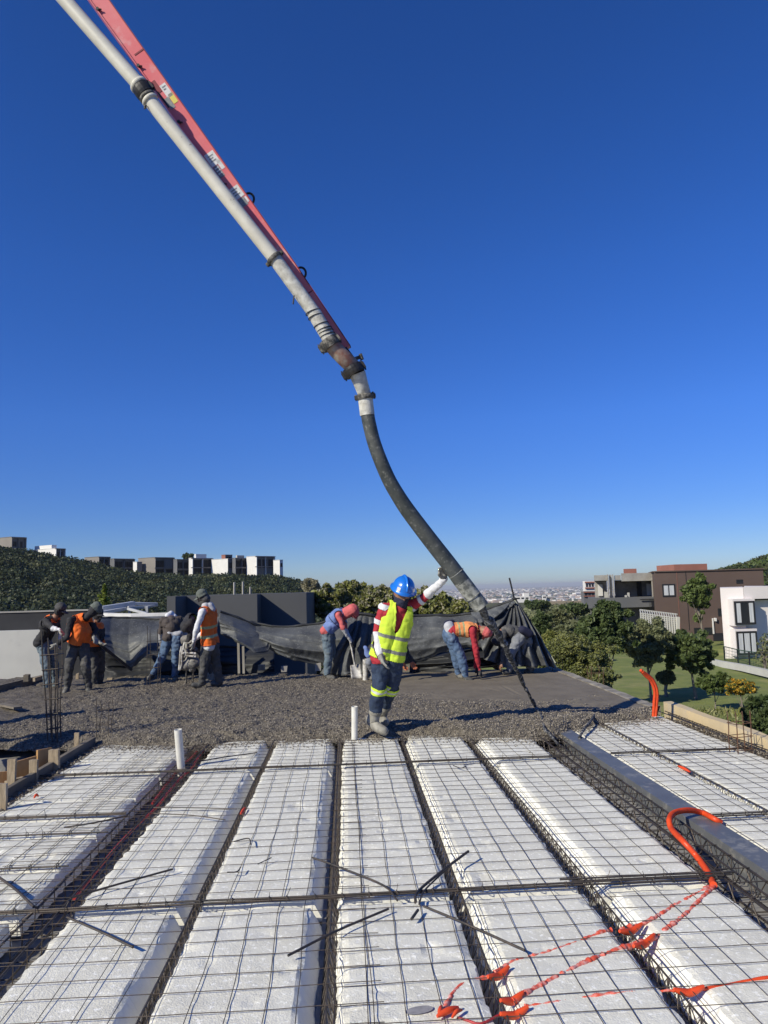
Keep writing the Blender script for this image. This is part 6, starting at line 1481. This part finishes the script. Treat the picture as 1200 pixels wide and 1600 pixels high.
# ---- E: hooded man behind the engine
pe, de = person('hooded dark-clothed worker with a neon shoulder patch, crouched behind the engine',
    dict(hd=(294, 975, -.25), nk=(299, 967, -.1), ps=(312, 1004, .2), ls=(296, 973, -.2), rs=(309, 968, .15), le=(297, 990, -.3), lw=(293, 1003, -.35), lh=(291, 1012, -.35), re=(312, 990, 0), rw=(304, 1004, -.1), rh=(299, 1008, -.1),
         lp=(308, 1006, .15), lk=(311, 1035, .1), la=(324, 1062, .2), lt=(318, 1068, .05), rp=(317, 1006, .25), rk=(324, 1033, .25), ra=(330, 1060, .3), rt=(325, 1066, .2)), 13.9, s=1.0,
    mats=dict(shirt='blackcloth', pants='charcoal', foot='boot', shin='boot', glove='glove', head='blackcloth'), vest=dict(mat='hivis', stripes=[(-.1, .86)], smat='blackcloth', hem=.2, front=False), head='hood', hood='blackcloth', look=(282, 1000, -1.0))

# ---- G: shovelling man
pg, dg_ = person('shovelling worker in coral-red hood and blue vest bending to the right over a shovel',
    dict(hd=(548, 956, -.05), nk=(539, 961), ps=(510, 985), ls=(529, 961, -.18), rs=(534, 957, .16), le=(537, 982, -.24), lw=(548, 1002, -.14), lh=(550, 1011, -.12), re=(540, 984, .16), rw=(546, 996, .06), rh=(548, 1004, .04),
         lp=(510, 989, -.07), lk=(513, 1022, -.1), la=(511, 1053, -.1), lt=(522, 1060, -.2), rp=(513, 989, .08), rk=(520, 1020, .1), ra=(521, 1048, .22), rt=(533, 1054, .16)), 14.0, s=1.0,
    mats=dict(shirt='coral', upper='coral', fore='greycloth', pants='denimgrey', foot='bootdark', head='blackcloth', glove='blackcloth'), vest=dict(mat='bluecloth', stripes=[(.50, .53)], smat='navy', hem=.06, front=True), head='hood', hood='coral', look=(575, 985, -.1), shoes='shoe')
# ---- I: bending man orange vest red sleeves
pi_, di = person('worker in faded orange vest and red long sleeves bent double, touching the slab',
    dict(hd=(756, 986, -.05), nk=(748, 982), ps=(706, 985), ls=(738, 985, -.16), rs=(741, 980, .17), le=(744, 1018, -.18), lw=(749, 1045, -.12), lh=(753, 1056, -.12), re=(742, 1015, .16), rw=(744, 1042, .12), rh=(747, 1053, .1),
         lp=(704, 992, -.08), lk=(719, 1024, -.12), la=(728, 1056, -.1), lt=(737, 1063, -.16), rp=(701, 990, .08), rk=(712, 1023, .1), ra=(716, 1052, .15), rt=(724, 1058, .08)), 13.3, s=1.0,
    mats=dict(shirt='redcloth', pants='denim', foot='bootdark', head='skin', neck='redcloth', glove='blackcloth'), vest=dict(mat='orangepale', stripes=[(.22, .29), (.40, .47)], smat='reflg', hem=.10, front=True), head='cap', hood='coral', look=(775, 1010, -.1), shoes='shoe', pantw=1.08)
sg = [(P(702, 979, 13.25), P(706, 989, 13.2), .10, .09, 'x')]
V, Fq, N = blend_mesh(sg, .01, 3); link_mesh('shirt_tail', mesh_from('shirt_tail', V+N*(.01*noise(V, 14, 3))[:, None], Fq, M['greycloth'], None, True), pi_)
sg = [(P(699, 975, 13.3), P(706, 973, 13.4), .07, .06, 'x')]
V, Fq, N = blend_mesh(sg, .01, 3); link_mesh('blue_cloth', mesh_from('blue_cloth', V, Fq, M['navy'], None, True), pi_)
# ---- J: bending man grey trousers
pj, dj = person('worker in dark top and grey trousers bent double below the cloth peak',
    dict(hd=(778, 998, -.1), nk=(783, 988), ps=(818, 988), ls=(787, 990, -.16), rs=(790, 982, .16), le=(786, 1012, -.2), lw=(785, 1033, -.2), lh=(781, 1042, -.2), re=(788, 1010, .18), rw=(786, 1034, .16), rh=(780, 1042, .14),
         lp=(811, 994, -.08), lk=(799, 1020, -.15), la=(796, 1046, -.1), lt=(787, 1051, -.16), rp=(822, 994, .06), rk=(821, 1022, .05), ra=(829, 1045, .15), rt=(821, 1050, .08)), 13.9, s=.98,
    mats=dict(shirt='charcoal', pants='greypants', foot='bootdark', shin='charcoal', head='skin', glove='skin'), head='cap', hood='blackcloth', look=(762, 1015, -.1), pantw=1.15, shoes='shoe')
sg = [(P(816, 984, 13.7), P(827, 990, 13.75), .075, .08, 'x')]
V, Fq, N = blend_mesh(sg, .01, 3); link_mesh('belt_area', mesh_from('belt_area', V, Fq, M['navy'], None, True), pj)
# ---- H: kneeling man behind the centre worker
ph, dh = person('kneeling worker mostly hidden behind the blue-helmeted man, one orange-gloved hand on the slab',
    dict(hd=(612, 1000, -.15), nk=(608, 992), ps=(588, 1014, .2), ls=(600, 996, -.1), rs=(620, 994, .15), le=(622, 1016, -.1), lw=(628, 1034, -.1), lh=(634, 1046, -.1), re=(634, 1014, .1), rw=(642, 1033, .05), rh=(648, 1046, .05),
         lp=(585, 1018, .15), lk=(577, 1036, -.15), la=(590, 1056, .0), lt=(580, 1060, -.05), rp=(594, 1018, .25), rk=(600, 1046, .1), ra=(585, 1054, .4), rt=(592, 1058, .3)), 13.4, s=.98,
    mats=dict(shirt='blackcloth', pants='greypants', foot='bootdark', glove='orangeglove', head='skin'), head='cap', hood='blackcloth', look=(640, 1040, -.5), shoes='shoe')
sg = [(P(572, 1013, 13.3), P(575, 1024, 13.3), .055, .06, 'x')]
V, Fq, N = blend_mesh(sg, .01, 3); link_mesh('blue_cloth', mesh_from('blue_cloth', V+N*(.02*noise(V, 14, 3))[:, None], Fq, M['bluecloth'], None, True), ph)
# ---- A
pa, da = person('leftmost worker, in black jacket and dark cap, white sleeve bent in front',
    dict(hd=(93, 954, .0), nk=(87, 964), ps=(66, 1002, .1), ls=(72, 970, -.15), rs=(88, 968, .15), le=(82, 982, -.30), lw=(93, 984, -.36), lh=(97, 990, -.36), re=(92, 985, .2), rw=(93, 1000, .1), rh=(92, 1008, .1),
         lp=(66, 1008, .05), lk=(72, 1040, -.05), la=(75, 1076, -.05), lt=(83, 1083, -.1), rp=(73, 1006, .15), rk=(84, 1038, .15), ra=(87, 1070, .2), rt=(96, 1077, .15)), 13.6, s=1.0,
    mats=dict(shirt='blackcloth', upper='blackcloth', fore='whitecloth', pants='denimgrey', foot='bootdark', head='blackcloth'), vest=dict(mat='blackcloth', stripes=[(.86, .95)], smat='orangevis', hem=.5, front=False), head='cap', hood='charcoal', look=(120, 965, 0), shoes='shoe')
# ---- B
pb_, db = person('worker in bright orange vest and grey-green beanie stooping toward the tall starter bars',
    dict(hd=(146, 955, .05), nk=(137, 963), ps=(122, 1006), ls=(110, 969, -.12), rs=(138, 968, .18), le=(105, 996, -.22), lw=(91, 1005, -.3), lh=(84, 1012, -.32), re=(150, 985, .2), rw=(146, 994, .0), rh=(149, 999, -.05),
         lp=(115, 1010, -.05), lk=(108, 1040, -.15), la=(105, 1072, -.05), lt=(101, 1083, -.2), rp=(130, 1010, .05), rk=(134, 1042, -.05), ra=(138, 1074, .05), rt=(141, 1084, -.1)), 13.2, s=1.0,
    mats=dict(shirt='blackcloth', pants='charcoal', foot='bootdark', shin='charcoal', head='blackcloth', neck='blackcloth', glove='glove'), vest=dict(mat='orangevis', stripes=[], hem=.02, front=False), head='beanie', hood='beanie', look=(168, 985, .5), shoes='shoe')
# ---- C
pc_, dc = person('dark-clothed worker mostly hidden behind the orange-vested man, holding the black strut',
    dict(hd=(153, 962, .3), nk=(151, 972, .3), ps=(150, 1012, .3), ls=(144, 978, .15), rs=(158, 978, .45), le=(150, 994, .1), lw=(153, 1002, .0), lh=(158, 1005, .0), re=(160, 994, .4), rw=(155, 1003, .2), rh=(150, 1000, .1),
         lp=(146, 1014, .25), lk=(147, 1042, .2), la=(146, 1070, .2), lt=(150, 1078, .1), rp=(155, 1014, .35), rk=(157, 1042, .35), ra=(156, 1068, .4), rt=(160, 1074, .3)), 13.8, s=.97,
    mats=dict(shirt='blackcloth', pants='charcoal', foot='bootdark', head='blackcloth'), vest=dict(mat='orangevis', stripes=[(.3, .75)], smat='blackcloth', hem=.1, front=False), head='cap', hood='blackcloth', look=(180, 985, .0), shoes='shoe')

# ---- shovel
sh = empty('shovel', P(556, 1058, 13.8), 'cement-caked square shovel held by the coral-hooded worker', 'shovel')
MB().tube([P(546, 996, 13.86), P(554.5, 1040, 13.8)], .017, 8).build('handle', M['pvcdirty'], sh, smooth=True)
a = P(547, 1040, 13.8); b = P(563, 1038, 13.85); c = P(566, 1060, 13.7); e = P(549, 1062, 13.65)
us = np.linspace(0, 1, 9); vs = np.linspace(0, 1, 8); Ag = np.zeros((9, 8, 3))
for i, uu in enumerate(us):
    for jx, vv in enumerate(vs):
        p = (a*(1-uu)+b*uu)*(1-vv)+(e*(1-uu)+c*uu)*vv; Ag[i, jx] = p+FW*.04*(1-(2*uu-1)**2)+FW*-.0
sb = MB(); sb.grid(Ag); bl = sb.build('blade', M['pvcdirty'], sh, smooth=True); md = bl.modifiers.new('t', 'SOLIDIFY'); md.thickness = .006
# ---- engine (concrete vibrator motor on a tube frame)
en = empty('vibrator_engine', P(292, 1052, 13.8), 'cement-splashed portable engine with a tubular frame between the workers', 'engine')
DE = 13.55
sg = [(P(289, 999, DE+.1), P(299, 998, DE+.1), .085, .08, 'x'), (P(287, 1003, DE+.1), P(301, 1004, DE+.1), .05, .05, 'x')]
V, Fq, N = blend_mesh(sg, .011, 2); link_mesh('air_filter', mesh_from('air_filter', V+N*(.015*noise(V, 14, 3))[:, None], Fq, M['engine'], None, True), en)
sg = [(P(290, 1040, DE+.1), P(303, 1036, DE+.1), .10, .11, 'x'), (P(297, 1030, DE+.15), P(300, 1044, DE+.1), .09, .08, 'x')]
V, Fq, N = blend_mesh(sg, .011, 2); link_mesh('motor_housing', mesh_from('motor_housing', V+N*(.012*noise(V, 14, 3))[:, None], Fq, M['engine'], None, True), en)
sg = [(P(290, 1014, DE+.1), P(302, 1016, DE+.15), .07, .08, 'x')]
V, Fq, N = blend_mesh(sg, .011, 2); link_mesh('cylinder', mesh_from('cylinder', V+N*(.012*noise(V, 24, 3))[:, None], Fq, M['clamp'], None, True), en)
for pts in [[(284, 1010), (282, 1020), (281, 1035), (280, 1047)], [(289, 1003), (287, 1012), (291, 1020), (289, 1027)], [(288, 1023), (296, 1025), (306, 1026)], [(285, 1021), (291, 1020), (306, 1021)], [(281, 1047), (284, 1038), (284, 1025), (286, 1012)]]:
    MB().tube(smoothpath([P(u, v, DE) for u, v in pts], 5), .020, 8).build('frame_tube', M['pvcdirty'], en, smooth=True)
for (u0, u1) in [(291, 291), (302, 301)]:
    MB().tube([P(u0, 1043, DE+.1), P(u1, 1068, DE+.1)], .017, 7).build('leg', M['clamp'], en)
# ---- trowel under a hand, then unseen figures added to shadow the slab
tr = empty('hand_float', P(652, 1050, 13.3), 'small dark float under the orange-gloved hand', 'float')
c_ = G(655, 1049, .012); mb = MB(); mb.box(c_[0]-.10, c_[0]+.14, c_[1]-.05, c_[1]+.05, c_[2]-.006, c_[2]+.006); mb.build('blade', M['clamp'], tr)
mb = MB(); mb.tube([c_+[-.05, 0, .05], c_+[.06, 0, .05]], .014, 6); mb.tube([c_+[-.03, 0, .0], c_+[-.03, 0, .05]], .008, 5); mb.tube([c_+[.04, 0, .0], c_+[.04, 0, .05]], .008, 5); mb.build('handle', M['wood'], tr)
# unseen worker copies added off-frame to cast shadow bands on the slab
def copy_shadow_caster(src, x, y, z, label):
    c = copy_tree(src); c.location = Vector((x, y, z)); c['label'] = label; return c
copy_shadow_caster(pf, -4.85, 8.35, -.2, 'added unseen worker copy left of the formwork void, standing there to cast a shadow')
copy_shadow_caster(pb_, -5.6, 9.9, 0, 'added unseen stooping worker copy at the far left slab side, casting a shadow')
copy_shadow_caster(pf, -4.95, 7.1, -.2, 'added unseen worker copy nearest the camera, standing there to cast a shadow')

# ================================================================== HAZE
hz = MB(); R0 = 30500
hz.box(-R0, R0, -R0, R0, -175, 40)
M['haze'] = bpy.data.materials.new('haze'); M['haze'].use_nodes = True; n_ = M['haze'].node_tree.nodes; n_.remove(n_['Principled BSDF'])
vp = n_.new('ShaderNodeVolumePrincipled'); vp.inputs['Density'].default_value = 9e-5; vp.inputs['Color'].default_value = (.86, .88, .92, 1); vp.inputs['Anisotropy'].default_value = 0.1
M['haze'].node_tree.links.new(vp.outputs[0], n_['Material Output'].inputs['Volume'])
g = hz.build('haze', M['haze']); tag(g, kind='stuff')
